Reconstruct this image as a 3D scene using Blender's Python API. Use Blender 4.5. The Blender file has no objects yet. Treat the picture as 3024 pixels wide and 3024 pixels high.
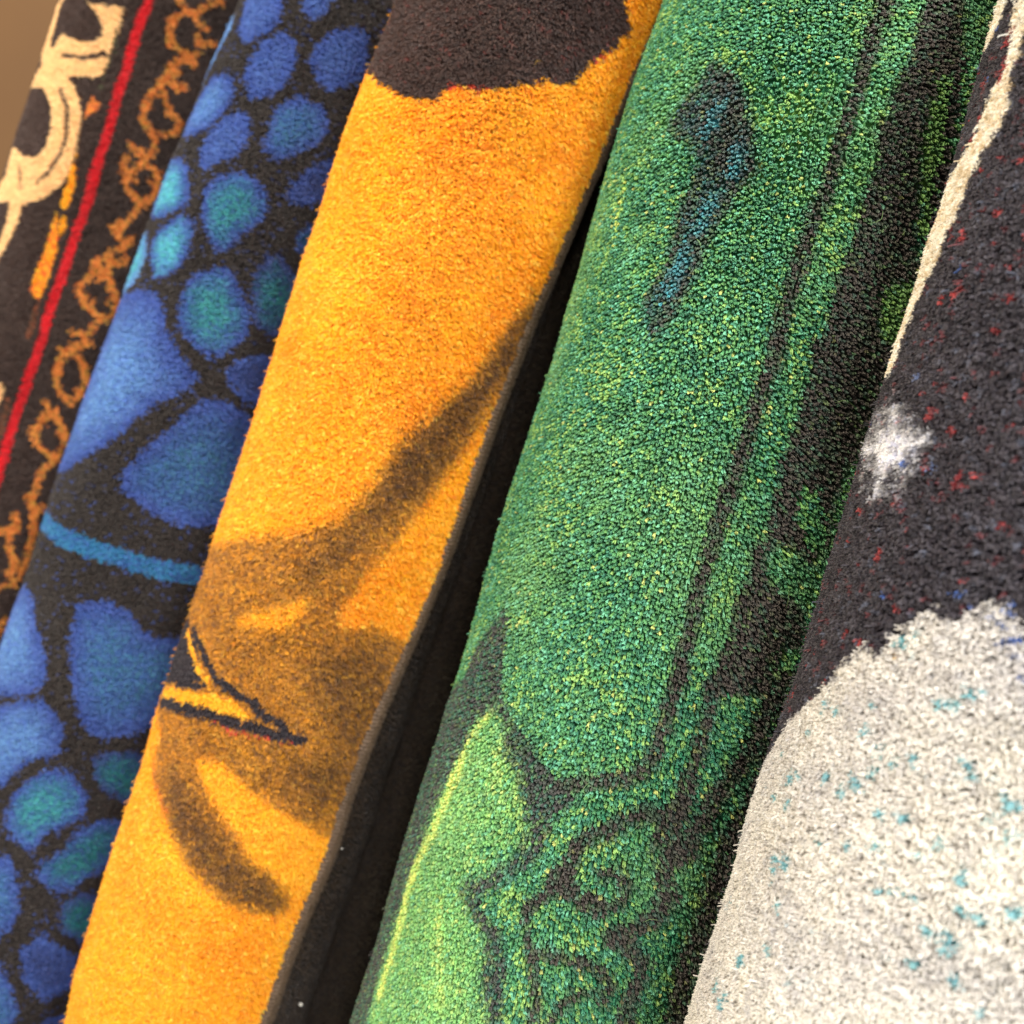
# Rolled and hung pile rugs, close up.  Units: metres; rug prints in millimetres on each rug's own surface (u round the roll, v down its length).
import bpy, bmesh, math, numpy as np
from mathutils import Matrix, Vector
rng = np.random.default_rng(11)
S = bpy.context.scene
COL = S.collection

# ---------------------------------------------------------------- camera, world, lamps, exposure
CAM_ROT=[[0.950628,-0.310334,0],[0.018475,0.056594,-0.998226],[0.309783,0.948942,0.059533]]
cam_data = bpy.data.cameras.new('camera'); cam = bpy.data.objects.new('camera', cam_data); COL.objects.link(cam); S.camera = cam
M = Matrix([list(r) for r in CAM_ROT]).to_4x4(); M.translation = Vector((0, 0, 1.25)); cam.matrix_world = M
cam_data.sensor_width = 36; cam_data.lens = 36*3100/3024
cam_data.clip_start = .01; cam_data.clip_end = 50
cam_data.dof.use_dof = True; cam_data.dof.focus_distance = .345; cam_data.dof.aperture_fstop = 11.5
W = bpy.data.worlds.new('World'); S.world = W; W.use_nodes = True
W.node_tree.nodes['Background'].inputs[0].default_value = (1, .95, .89, 1); W.node_tree.nodes['Background'].inputs[1].default_value = .62
def lamp(name, loc, target, size, watts, colour):
    d = bpy.data.lights.new(name, 'AREA'); d.shape = 'DISK'; d.size = size; d.energy = watts; d.color = colour
    o = bpy.data.objects.new(name, d); COL.objects.link(o); o.location = loc
    o.rotation_euler = (Vector(target)-Vector(loc)).to_track_quat('-Z', 'Y').to_euler(); return o
lamp('ceiling_lamp', (-1.05, -.05, 2.05), (0, .45, 1.25), .16, 33, (1, .87, .69))
lamp('shop_lamp', (.05, -1.0, 1.95), (.1, .4, 1.2), .20, 21, (.98, .98, 1))
lamp('overhead_lamp', (.26, -.40, 2.55), (.15, .42, 1.2), .20, 34, (1, .98, .95))
S.view_settings.view_transform = 'Standard'; S.view_settings.look = 'None'; S.view_settings.exposure = 0; S.view_settings.gamma = 1
S.cycles.max_bounces = 8; S.cycles.diffuse_bounces = 4; S.cycles.glossy_bounces = 2; S.cycles.transmission_bounces = 6

# ---------------------------------------------------------------- data: roll axes, radii and woven prints
AXIS={'border':[[-0.31842,0.7527,1.56609],[-0.31918,0.75265,1.53228],[-0.31994,0.75258,1.49827],[-0.32072,0.75252,1.46397],[-0.32157,0.75237,1.4299],[-0.32155,0.75212,1.39633],[-0.32233,0.75216,1.36049],[-0.32311,0.75206,1.32521],[-0.3242,0.75195,1.28905],[-0.32582,0.7518,1.25291],[-0.3274,0.75163,1.21705],[-0.32899,0.75143,1.18096],[-0.33063,0.75122,1.14457],[-0.33235,0.75099,1.10804],[-0.33407,0.75076,1.07134],[-0.33579,0.75048,1.03427],[-0.33771,0.75015,0.99683],[-0.33975,0.74985,0.95937],[-0.3418,0.74957,0.9218],[-0.34385,0.74928,0.88403],[-0.34592,0.74898,0.84607],[-0.34799,0.74866,0.80791],[-0.35006,0.74833,0.76954],[-0.35215,0.748,0.731],[-0.35423,0.74769,0.6923],[-0.35627,0.74731,0.65333],[-0.35835,0.74692,0.61417],[-0.36044,0.74654,0.57482],[-0.36253,0.74614,0.53528]],
'scale':[[-0.1638,0.65533,1.5569],[-0.16625,0.65448,1.52629],[-0.1687,0.65363,1.49557],[-0.17117,0.65278,1.46472],[-0.17377,0.65209,1.43304],[-0.17718,0.65126,1.40174],[-0.17915,0.65017,1.37179],[-0.1818,0.64931,1.34058],[-0.18367,0.64833,1.31045],[-0.18539,0.64743,1.27993],[-0.18695,0.64653,1.24827],[-0.18896,0.64561,1.21624],[-0.19105,0.64491,1.1865],[-0.19144,0.6443,1.15794],[-0.19137,0.64339,1.12671],[-0.19153,0.6421,1.09359],[-0.19325,0.64108,1.06111],[-0.19423,0.64053,1.03069],[-0.1948,0.63973,0.99937],[-0.19526,0.63851,0.96684],[-0.19639,0.63701,0.93342],[-0.19807,0.63586,0.90064],[-0.19981,0.6349,0.86817],[-0.20156,0.63393,0.83561],[-0.20333,0.63293,0.80291],[-0.20512,0.63199,0.77021],[-0.20689,0.63103,0.73738],[-0.20866,0.63004,0.70444],[-0.21043,0.62905,0.6714]],
'yellow':[[-0.06037,0.52676,1.52353],[-0.06142,0.52729,1.49966],[-0.06247,0.52782,1.47558],[-0.06357,0.52846,1.45098],[-0.06514,0.5294,1.42505],[-0.06733,0.53018,1.39901],[-0.0692,0.53011,1.37619],[-0.06933,0.52991,1.35452],[-0.06898,0.53043,1.32917],[-0.06974,0.53104,1.30286],[-0.07008,0.53143,1.27807],[-0.07042,0.53187,1.252],[-0.07106,0.53229,1.22588],[-0.07163,0.53264,1.19923],[-0.0726,0.53309,1.17319],[-0.07314,0.53356,1.14727],[-0.07341,0.53402,1.12117],[-0.07376,0.53399,1.09291],[-0.07501,0.53495,1.06744],[-0.07426,0.53529,1.04083],[-0.07495,0.53502,1.0117],[-0.07556,0.53579,0.98509],[-0.07564,0.53634,0.95793],[-0.07622,0.53797,0.93235],[-0.07427,0.53911,0.90663],[-0.07287,0.53796,0.87633],[-0.07235,0.53785,0.84745],[-0.07194,0.53811,0.81894],[-0.07152,0.53836,0.79024]],
'green':[[0.09256,0.45989,1.53193],[0.09262,0.45958,1.51041],[0.09268,0.45928,1.48878],[0.09273,0.45932,1.4663],[0.09236,0.46021,1.44159],[0.09128,0.45988,1.41947],[0.091,0.45841,1.40051],[0.0914,0.45679,1.38278],[0.09274,0.45656,1.36027],[0.09311,0.45676,1.33566],[0.09338,0.45615,1.31519],[0.09439,0.45579,1.29244],[0.09464,0.45553,1.26919],[0.09517,0.45514,1.24624],[0.09543,0.45482,1.22418],[0.09601,0.45448,1.20193],[0.09666,0.45403,1.17875],[0.09714,0.45341,1.15464],[0.09707,0.45297,1.131],[0.09751,0.45288,1.10904],[0.0979,0.45242,1.08558],[0.09835,0.4525,1.06346],[0.09921,0.45178,1.03954],[0.09947,0.45106,1.01522],[0.10012,0.45141,0.9931],[0.10082,0.45067,0.96891],[0.1014,0.4501,0.94489],[0.10198,0.44965,0.92098],[0.10256,0.4492,0.89698]],
'white':[[0.17858,0.29971,1.4849],[0.17926,0.2993,1.46971],[0.17994,0.29888,1.45447],[0.18056,0.2983,1.43951],[0.18127,0.29756,1.42486],[0.18191,0.29687,1.4102],[0.18313,0.29649,1.39466],[0.18424,0.29694,1.37672],[0.18486,0.29732,1.35845],[0.18469,0.29697,1.34242],[0.18478,0.29593,1.32915],[0.18533,0.29567,1.31226],[0.18547,0.29518,1.29685],[0.18591,0.2947,1.28092],[0.18617,0.29425,1.26538],[0.18664,0.29379,1.25109],[0.18747,0.29334,1.23593],[0.18825,0.2927,1.2183],[0.18856,0.29203,1.20053],[0.18861,0.29129,1.18282],[0.18867,0.29128,1.16835],[0.18916,0.29051,1.15136],[0.18874,0.28916,1.13208],[0.18861,0.28984,1.1184],[0.18968,0.29032,1.10471],[0.18992,0.28899,1.08641],[0.19012,0.28827,1.06941],[0.19038,0.28777,1.0528],[0.19063,0.28727,1.03615]]}
RADIUS={'border':0.082,
'scale':0.076,
'yellow':0.066,
'green':0.098,
'white':0.094}
EDGE=[[67.8,45.5],[67.9,54.9],[66.5,83.3],[66.3,96.8],[65.4,107.8],[65.9,120.2],[68.1,131.2],[65.8,152.3],[63.1,172.6],[59.6,189.4],[57.4,201.8],[56.8,223.1],[53.8,236.6],[53.7,249.5],[51.8,267.3],[52,279.8],[51.3,295.8],[51.1,315.4],[52.9,342.6],[51.3,362.6],[49,376.7],[47,393.1],[44.1,417.9],[42.7,434.7],[44.1,460.1],[43.9,479.8],[42.4,499.2],[40,514.3],[39.8,529],[39.7,546.6],[38.9,569.5]]
PRINT={'border':[
['p',[[-31.9,132.8],[-7.7,130.2],[-6.4,143.4],[-7,152.3],[-8.7,159],[-9.8,161.5],[-8.3,163.4],[-9.6,172.4],[-11.9,175.1],[-33.2,180.3],[-26.7,184.8],[-19.4,192.3],[-15,200.5],[-13.1,205.8],[-11.3,218],[-9.9,229.2],[-9.9,238.4],[-13.8,248.9],[-23.6,259.3],[-37.5,267.5],[-36.7,276.4],[-38.2,291.2],[-42.5,304.2],[-47.3,317.2],[-61.2,349],[-90,340.9],[-61.1,310],[-54.2,296.8],[-48.4,294.6],[-48.6,280],[-52.9,266],[-61.7,269.5],[-86.2,268.6],[-90.5,257.1],[-73.3,251.4],[-78.1,238.9],[-80.7,233.9],[-81,224.1],[-86.7,202],[-85.6,187.1],[-72.9,174],[-86.2,164.1],[-84,152.7],[-86.7,141.2],[-86.7,130.9],[-55.7,126.1]],'cream','lettering',1,0.35,''],
['p',[[-72.2,189.5],[-55.9,190.9],[-42.8,198.2],[-36.2,207.8],[-32.9,218.8],[-34.6,229.6],[-40.6,235.3],[-53,235.8],[-72.7,230.6],[-86.2,233],[-90.9,239.9],[-95.6,216.9],[-95.7,197.4],[-91.4,188.2]],'brownblack','',1,0.3,''],
['p',[[-70.7,131],[-39.8,125.6],[-36.6,132.3],[-24.4,139.4],[-17.8,145.8],[-16.5,151.1],[-21.1,154.8],[-33.5,156.8],[-45.3,155.6],[-52.9,153],[-56.3,157.5],[-58.9,163.6],[-66.6,161.5],[-68.8,154.6],[-70.3,141.3]],'brownblack','',1,0.3,''],
['l',[[-46.2,167.8],[-25.5,166.2],[-11.4,160.6]],'brownblack','',1,0.2,2.64],
['l',[[-36.6,188.9],[-27.4,199],[-22.4,209.5],[-20,219.3],[-20.8,230],[-24,240.1],[-31.3,250]],'umber','',1,0.2,3.13],
['l',[[-53.7,244.2],[-44.7,257.4]],'umber','',1,0.2,1.92],
['p',[[-12.1,203.2],[-12.8,194.1],[-11.9,188],[-3.9,191.3],[-6,195.7]],'orange','leaf',1,0.3,''],
['p',[[-9.3,225.5],[-4.1,244.7],[-4.2,255.1],[-5.1,262.4],[-9.9,258.2],[-9.6,246.5],[-9.5,236]],'gold','leaf',1,0.3,''],
['p',[[-4.5,264],[-1.7,269.4],[-2.4,277.9],[-5.5,274.3],[-6,267.4]],'gold','leaf',1,0.3,''],
['p',[[-10.3,264.2],[-5.8,273.2],[-2.3,284.9],[-1.1,298.6],[-1.1,310.5],[-1.9,320.2],[-4.6,321.2],[-9.6,315.9],[-10.2,304.3],[-10,287.7]],'flame','leaf',1,0.3,''],
['p',[[-2.4,320.4],[1,336.9],[-0.3,347.1],[-3.4,345],[-4,328.1]],'rust','leaf',1,0.4,''],
['l',[[-8.8,135.6],[-6.3,157.3],[-8.2,171],[-7.6,182.1]],'moss','',0.5,0.5,2.4],
['l',[[-0.7,387.1],[0.7,398],[1.3,408.5],[2.6,422.5]],'rust','leaf',1,0.4,3.13],
['p',[[-13.4,381.7],[-7.5,379.5],[-5.3,383.5],[-5,390.5],[-7.8,400]],'cream','lettering',1,0.3,''],
['l',[[9.7,-78.4],[5.3,121.6],[4.2,139.3],[4.8,159.4],[4.1,176.2],[4.6,194.1],[5.4,212.4],[5.6,227.4],[6.4,244.4],[5.9,264.3],[6,281.8],[6.6,300.4],[6.1,319.5],[7.5,344.1],[7.2,362.1],[6.9,376.5],[7.4,391.9],[8,410.8],[9.3,432],[11,457.9],[30.1,757.9]],'red','red_stripe',1,0.2,6],
['l',[[23.1,93],[18,96.7]],'amber','',0.9,0.5,3.13],
['l',[[46.4,102.5],[39.8,107.1],[36.2,113.5],[30.7,117.4],[23.4,115.1],[18.3,109.4],[21.6,98.8],[24.6,87.2]],'amber','chain_motif',0.9,0.55,4.33],
['l',[[30.7,117.4],[37.5,121],[43.6,122.5]],'amber','chain_motif',0.9,0.55,4.33],
['l',[[25.4,121.6],[22.4,123.8]],'amber','',0.9,0.5,3.13],
['l',[[22.5,128.2],[19.9,128.1]],'amber','',0.9,0.5,3.13],
['l',[[23.5,135.9],[24.3,142.2]],'amber','',0.9,0.5,3.13],
['l',[[35.6,143.8],[35.6,140.4]],'amber','',0.9,0.5,3.13],
['l',[[27.8,118.7],[23,124.5],[22,131.9],[25,139.9],[31.9,142.6],[39.3,145]],'amber','chain_motif',0.9,0.55,4.33],
['l',[[45.5,131.6],[51,128.7]],'amber','',0.9,0.5,3.13],
['l',[[38.7,128.5],[41.7,134.1],[49.3,129]],'amber','chain_motif',0.9,0.55,4.33],
['l',[[40.2,142.2],[43.3,147.7]],'amber','',0.9,0.5,3.13],
['l',[[42,138.8],[38.4,145.5]],'amber','chain_motif',0.9,0.55,4.33],
['l',[[29.9,152.6],[33.7,149.5]],'amber','',0.9,0.5,3.13],
['l',[[31.9,157.9],[36,154.1]],'amber','',0.9,0.5,3.13],
['l',[[37.7,162.7],[36.4,165.9]],'amber','',0.9,0.5,3.13],
['l',[[39.3,145],[30.6,149.3],[29.1,155.7],[34.6,155.6],[29.3,160.2],[27.8,163],[34.6,163.5],[40.8,161.9]],'amber','chain_motif',0.9,0.55,4.33],
['l',[[25.4,167.9],[29,168]],'amber','',0.9,0.5,3.13],
['l',[[21.9,181.8],[19.3,179.2]],'amber','',0.9,0.5,3.13],
['l',[[22.7,184.2],[23.2,179.9]],'amber','',0.9,0.5,3.13],
['l',[[26.9,163.4],[23.9,172.3],[22.5,178.3],[21.3,185.3],[24,183.2]],'amber','chain_motif',0.9,0.55,4.33],
['l',[[30.9,171.7],[26.2,174.2]],'amber','',0.9,0.5,3.13],
['l',[[34.4,177.8],[36.8,176.4]],'amber','',0.9,0.5,3.13],
['l',[[44.3,187.7],[44.1,183.9]],'amber','',0.9,0.5,3.13],
['l',[[29.5,169],[32.2,174.4],[36.6,181.3],[40.2,181.9],[45.4,184],[43.4,191.6],[36.5,194.8]],'amber','chain_motif',0.9,0.55,4.33],
['l',[[24.5,191.9],[27.7,191.6]],'amber','',0.9,0.5,3.13],
['l',[[33.7,201.8],[32.1,195.9]],'amber','',0.9,0.5,3.13],
['l',[[30.9,212.4],[29.5,217.2]],'amber','',0.9,0.5,3.13],
['l',[[21.6,189.7],[27.4,194.1],[33.6,199.5],[33.9,204],[32.6,210.5],[29.3,214.3]],'amber','chain_motif',0.9,0.55,4.33],
['l',[[29,213.3],[27.3,207.8]],'amber','',0.9,0.5,3.13],
['l',[[40,220.3],[42.3,218.1]],'amber','',0.9,0.5,3.13],
['l',[[42.8,227.4],[37.2,225.5]],'amber','',0.9,0.5,3.13],
['l',[[42,234.1],[45.3,230.4]],'amber','',0.9,0.5,3.13],
['l',[[37.6,237.8],[37.2,241.3]],'amber','',0.9,0.5,3.13],
['l',[[30.9,237.7],[35,240.6]],'amber','',0.9,0.5,3.13],
['l',[[23.4,229.2],[29.5,228.7]],'amber','',0.9,0.5,3.13],
['l',[[21.3,224.2],[19.2,227.2]],'amber','',0.9,0.5,3.13],
['l',[[19.7,207.9],[26.1,211],[31.9,215.6],[38.1,217.6],[42,223],[43.6,231.7],[40.5,236.5],[34.6,239],[27.2,236.3],[23.7,232],[23.1,226.4],[19.5,222],[19.9,216]],'amber','chain_motif',0.9,0.55,4.33],
['l',[[25,225.6],[28,217.3]],'amber','chain_motif',0.9,0.55,4.33],
['l',[[38,241.1],[36.1,243.4]],'amber','',0.9,0.5,3.13],
['l',[[32.2,256.2],[27,258.6]],'amber','',0.9,0.5,3.13],
['l',[[30.1,261.7],[27.6,256.1]],'amber','',0.9,0.5,3.13],
['l',[[40.5,236.5],[35.6,245.6],[33.2,252.3],[31.3,260.1],[29,263.3],[25.1,261.4],[33.6,267.3]],'amber','chain_motif',0.9,0.55,4.33],
['l',[[37,267.6],[34.7,270]],'amber','',0.9,0.5,3.13],
['l',[[29.9,278.1],[24.9,282.2]],'amber','',0.9,0.5,3.13],
['l',[[38.8,262.8],[35.2,272.4],[29.4,274.8],[30.4,281.4],[36.9,281.1],[38.9,276.7]],'amber','chain_motif',0.9,0.55,4.33],
['l',[[31.5,286.3],[26.7,288.7]],'amber','',0.9,0.5,3.13],
['l',[[35.1,294.2],[35.5,298.6]],'amber','',0.9,0.5,3.13],
['l',[[40.2,301.1],[37.4,307.2]],'amber','',0.9,0.5,3.13],
['l',[[35.8,316.7],[35.2,319.8]],'amber','',0.9,0.5,3.13],
['l',[[29.7,314.9],[28.9,308.8]],'amber','',0.9,0.5,3.13],
['l',[[24.3,311.8],[23.7,306]],'amber','',0.9,0.5,3.13],
['l',[[23.3,288.4],[21.2,285.4]],'amber','',0.9,0.5,3.13],
['l',[[25.8,287.4],[24.7,282.1]],'amber','',0.9,0.5,3.13],
['l',[[28.4,292.3],[32.3,288.8]],'amber','',0.9,0.5,3.13],
['l',[[30.4,281.4],[32.5,291.2],[37.8,297.3],[42.6,305],[43,313.2],[38.8,317.3],[32.8,316.1],[26.6,313.8],[22,309.7],[18,304.2],[21.5,298],[23.7,291.2],[23,285.6],[28.6,289.3],[28.3,295.3]],'amber','chain_motif',0.9,0.55,4.33],
['l',[[31.2,329.9],[27.7,330.1]],'amber','',0.9,0.5,3.13],
['l',[[34.5,321.4],[33.3,327.8],[29.1,331.9],[23.6,331.7]],'amber','chain_motif',0.9,0.55,4.33],
['l',[[31.5,337.8],[31.9,332.4]],'amber','',0.9,0.5,3.13],
['l',[[23.8,347.9],[19.4,344.9]],'amber','',0.9,0.5,3.13],
['l',[[22.9,363.8],[24.3,357.8]],'amber','',0.9,0.5,3.13],
['l',[[39.7,366.6],[36.5,367.1]],'amber','',0.9,0.5,3.13],
['l',[[27.9,345.2],[24.5,340.9]],'amber','',0.9,0.5,3.13],
['l',[[27.3,340],[35.8,335.5],[25.4,344.3],[22.2,351.5],[21.7,360.1],[24.1,367.6],[29,372.9],[35.7,376.5],[38.6,371.8],[40.7,361.3],[36.3,350.9],[30.3,346],[25.4,344.3]],'amber','chain_motif',0.9,0.55,4.33],
['l',[[29.4,387.8],[28.7,382.7]],'amber','',0.9,0.5,3.13],
['l',[[39.1,399.5],[34.2,396.8]],'amber','',0.9,0.5,3.13],
['l',[[34.9,413.7],[38.2,416.7]],'amber','',0.9,0.5,3.13],
['l',[[23.2,404.5],[19.9,400.5]],'amber','',0.9,0.5,3.13],
['l',[[22.1,397.7],[19.2,399.5]],'amber','',0.9,0.5,3.13],
['l',[[23.1,392],[26.3,394]],'amber','',0.9,0.5,3.13],
['l',[[25.1,388.2],[26.9,390.5]],'amber','',0.9,0.5,3.13],
['l',[[21.6,380.5],[26.9,386.9],[31.9,388.7],[38.2,394.9],[40,404],[38.4,409.4],[38.2,415.6],[31.5,411.8],[24.9,408.1],[21.5,400.9],[22.8,394.5],[23.4,389.4],[26.9,386.9]],'amber','chain_motif',0.9,0.55,4.33],
['l',[[36.1,419.3],[33.9,423.9]],'amber','',0.9,0.5,3.13],
['l',[[33.4,436.6],[34.9,434.4]],'amber','',0.9,0.5,3.13],
['l',[[34.7,445.9],[35.4,450.5]],'amber','',0.9,0.5,3.13],
['l',[[33.1,445.9],[33.7,441.6]],'amber','',0.9,0.5,3.13],
['l',[[38.2,415.6],[34,423],[33.1,430.6],[33.7,442.6],[35.8,449.3],[30.4,442.5]],'amber','chain_motif',0.9,0.55,4.33],
['l',[[38.8,450.1],[36,448.8]],'amber','',0.9,0.5,3.13],
['l',[[39.1,458],[38,463]],'amber','',0.9,0.5,3.13],
['l',[[42.8,490.8],[43.1,485.3]],'amber','',0.9,0.5,3.13],
['l',[[38.6,489.5],[42.7,492.8]],'amber','',0.9,0.5,3.13],
['l',[[40.4,446.6],[37.2,453.7],[41,462.3],[42.1,473.1],[43.8,488.7],[41.8,493],[35.4,486.2],[29.6,478.2],[28.2,470.1],[31.1,465.5],[27.3,456.9]],'amber','chain_motif',0.9,0.55,4.33],
['l',[[25.5,466.7],[26.9,464.3]],'amber','',0.9,0.5,3.13],
['l',[[19.6,474.2],[14.7,473.7]],'amber','',0.9,0.5,3.13],
['l',[[20.6,484.2],[15.3,481.1]],'amber','',0.9,0.5,3.13],
['l',[[29.4,463.6],[21.6,469.9],[17.7,478.5],[23.5,490]],'amber','chain_motif',0.9,0.55,4.33],
['l',[[36.5,493.3],[34,495.7]],'amber','',0.9,0.5,3.13],
['l',[[38.7,498.8],[42.3,497]],'amber','',0.9,0.5,3.13],
['l',[[36.4,489.6],[36.5,496.9],[40.9,500.6],[35.3,503.5],[32.7,505.5]],'amber','chain_motif',0.9,0.55,4.33],
['l',[[40,534.4],[44,532.7]],'amber','',0.9,0.5,3.13],
['l',[[43.4,526.1],[40.1,529.4],[39.9,539.3]],'amber','chain_motif',0.9,0.55,4.33],
['p',[[-31.9,-317.3],[-7.7,-319.9],[-6.4,-306.7],[-7,-297.8],[-8.7,-291.1],[-9.8,-288.6],[-8.3,-286.7],[-9.6,-277.7],[-11.9,-275],[-33.2,-269.8],[-26.7,-265.3],[-19.4,-257.8],[-15,-249.6],[-13.1,-244.3],[-11.3,-232.1],[-9.9,-220.9],[-9.9,-211.7],[-13.8,-201.2],[-23.6,-190.8],[-37.5,-182.6],[-36.7,-173.7],[-38.2,-158.9],[-42.5,-145.9],[-47.3,-132.9],[-61.2,-101.1],[-90,-109.2],[-61.1,-140.1],[-54.2,-153.3],[-48.4,-155.5],[-48.6,-170.1],[-52.9,-184.1],[-61.7,-180.6],[-86.2,-181.5],[-90.5,-193],[-73.3,-198.7],[-78.1,-211.2],[-80.7,-216.2],[-81,-226],[-86.7,-248.1],[-85.6,-263],[-72.9,-276.1],[-86.2,-286],[-84,-297.4],[-86.7,-308.9],[-86.7,-319.2],[-55.7,-324]],'cream','lettering',1,0.35,''],
['p',[[-31.9,582.9],[-7.7,580.3],[-6.4,593.5],[-7,602.4],[-8.7,609.1],[-9.8,611.6],[-8.3,613.5],[-9.6,622.5],[-11.9,625.2],[-33.2,630.4],[-26.7,634.9],[-19.4,642.4],[-15,650.6],[-13.1,655.9],[-11.3,668.1],[-9.9,679.3],[-9.9,688.5],[-13.8,699],[-23.6,709.4],[-37.5,717.6],[-36.7,726.5],[-38.2,741.3],[-42.5,754.3],[-47.3,767.3],[-61.2,799.1],[-90,791],[-61.1,760.1],[-54.2,746.9],[-48.4,744.7],[-48.6,730.1],[-52.9,716.1],[-61.7,719.6],[-86.2,718.7],[-90.5,707.2],[-73.3,701.5],[-78.1,689],[-80.7,684],[-81,674.2],[-86.7,652.1],[-85.6,637.2],[-72.9,624.1],[-86.2,614.2],[-84,602.8],[-86.7,591.3],[-86.7,581],[-55.7,576.2]],'cream','lettering',1,0.35,''],
['p',[[-72.2,-260.6],[-55.9,-259.2],[-42.8,-251.9],[-36.2,-242.3],[-32.9,-231.3],[-34.6,-220.5],[-40.6,-214.8],[-53,-214.3],[-72.7,-219.5],[-86.2,-217.1],[-90.9,-210.2],[-95.6,-233.2],[-95.7,-252.7],[-91.4,-261.9]],'brownblack','',1,0.3,''],
['p',[[-72.2,639.6],[-55.9,641],[-42.8,648.3],[-36.2,657.9],[-32.9,668.9],[-34.6,679.7],[-40.6,685.4],[-53,685.9],[-72.7,680.7],[-86.2,683.1],[-90.9,690],[-95.6,667],[-95.7,647.5],[-91.4,638.3]],'brownblack','',1,0.3,''],
['p',[[-70.7,-319.1],[-39.8,-324.5],[-36.6,-317.8],[-24.4,-310.7],[-17.8,-304.3],[-16.5,-299],[-21.1,-295.3],[-33.5,-293.3],[-45.3,-294.5],[-52.9,-297.1],[-56.3,-292.6],[-58.9,-286.5],[-66.6,-288.6],[-68.8,-295.5],[-70.3,-308.8]],'brownblack','',1,0.3,''],
['p',[[-70.7,581.1],[-39.8,575.7],[-36.6,582.4],[-24.4,589.5],[-17.8,595.9],[-16.5,601.2],[-21.1,604.9],[-33.5,606.9],[-45.3,605.7],[-52.9,603.1],[-56.3,607.6],[-58.9,613.7],[-66.6,611.6],[-68.8,604.7],[-70.3,591.4]],'brownblack','',1,0.3,''],
['l',[[-46.2,-282.3],[-25.5,-283.9],[-11.4,-289.5]],'brownblack','',1,0.2,2.64],
['l',[[-46.2,617.9],[-25.5,616.3],[-11.4,610.7]],'brownblack','',1,0.2,2.64],
['l',[[-36.6,-261.2],[-27.4,-251.1],[-22.4,-240.6],[-20,-230.8],[-20.8,-220.1],[-24,-210],[-31.3,-200.1]],'umber','',1,0.2,3.13],
['l',[[-36.6,639],[-27.4,649.1],[-22.4,659.6],[-20,669.4],[-20.8,680.1],[-24,690.2],[-31.3,700.1]],'umber','',1,0.2,3.13],
['l',[[-53.7,-205.9],[-44.7,-192.7]],'umber','',1,0.2,1.92],
['l',[[-53.7,694.3],[-44.7,707.5]],'umber','',1,0.2,1.92],
['p',[[-12.1,-246.9],[-12.8,-256],[-11.9,-262.1],[-3.9,-258.8],[-6,-254.4]],'orange','leaf',1,0.3,''],
['p',[[-12.1,653.3],[-12.8,644.2],[-11.9,638.1],[-3.9,641.4],[-6,645.8]],'orange','leaf',1,0.3,''],
['p',[[-9.3,-224.6],[-4.1,-205.4],[-4.2,-195],[-5.1,-187.7],[-9.9,-191.9],[-9.6,-203.6],[-9.5,-214.1]],'gold','leaf',1,0.3,''],
['p',[[-9.3,675.6],[-4.1,694.8],[-4.2,705.2],[-5.1,712.5],[-9.9,708.3],[-9.6,696.6],[-9.5,686.1]],'gold','leaf',1,0.3,''],
['p',[[-4.5,-186.1],[-1.7,-180.7],[-2.4,-172.2],[-5.5,-175.8],[-6,-182.7]],'gold','leaf',1,0.3,''],
['p',[[-4.5,714.1],[-1.7,719.5],[-2.4,728],[-5.5,724.4],[-6,717.5]],'gold','leaf',1,0.3,''],
['p',[[-10.3,-185.9],[-5.8,-176.9],[-2.3,-165.2],[-1.1,-151.5],[-1.1,-139.6],[-1.9,-129.9],[-4.6,-128.9],[-9.6,-134.2],[-10.2,-145.8],[-10,-162.4]],'flame','leaf',1,0.3,''],
['p',[[-10.3,714.3],[-5.8,723.3],[-2.3,735],[-1.1,748.7],[-1.1,760.6],[-1.9,770.3],[-4.6,771.3],[-9.6,766],[-10.2,754.4],[-10,737.8]],'flame','leaf',1,0.3,''],
['p',[[-2.4,-129.7],[1,-113.2],[-0.3,-103],[-3.4,-105.1],[-4,-122]],'rust','leaf',1,0.4,''],
['p',[[-2.4,770.5],[1,787],[-0.3,797.2],[-3.4,795.1],[-4,778.2]],'rust','leaf',1,0.4,''],
['l',[[-0.7,-63],[0.7,-52.1],[1.3,-41.6],[2.6,-27.6]],'rust','leaf',1,0.4,3.13],
['l',[[-0.7,837.2],[0.7,848.1],[1.3,858.6],[2.6,872.6]],'rust','leaf',1,0.4,3.13],
['p',[[-13.4,-68.4],[-7.5,-70.6],[-5.3,-66.6],[-5,-59.6],[-7.8,-50.1]],'cream','lettering',1,0.3,''],
['p',[[-13.4,831.8],[-7.5,829.6],[-5.3,833.6],[-5,840.6],[-7.8,850.1]],'cream','lettering',1,0.3,''],
['l',[[23.1,-357.1],[18,-353.4]],'amber','',0.9,0.5,3.13],
['l',[[23.1,543.1],[18,546.8]],'amber','',0.9,0.5,3.13],
['l',[[46.4,-347.6],[39.8,-343],[36.2,-336.6],[30.7,-332.7],[23.4,-335],[18.3,-340.7],[21.6,-351.3],[24.6,-362.9]],'amber','chain_motif',0.9,0.55,4.33],
['l',[[46.4,552.6],[39.8,557.2],[36.2,563.6],[30.7,567.5],[23.4,565.2],[18.3,559.5],[21.6,548.9],[24.6,537.3]],'amber','chain_motif',0.9,0.55,4.33],
['l',[[30.7,-332.7],[37.5,-329.1],[43.6,-327.6]],'amber','chain_motif',0.9,0.55,4.33],
['l',[[30.7,567.5],[37.5,571.1],[43.6,572.6]],'amber','chain_motif',0.9,0.55,4.33],
['l',[[25.4,-328.5],[22.4,-326.3]],'amber','',0.9,0.5,3.13],
['l',[[25.4,571.7],[22.4,573.9]],'amber','',0.9,0.5,3.13],
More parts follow.
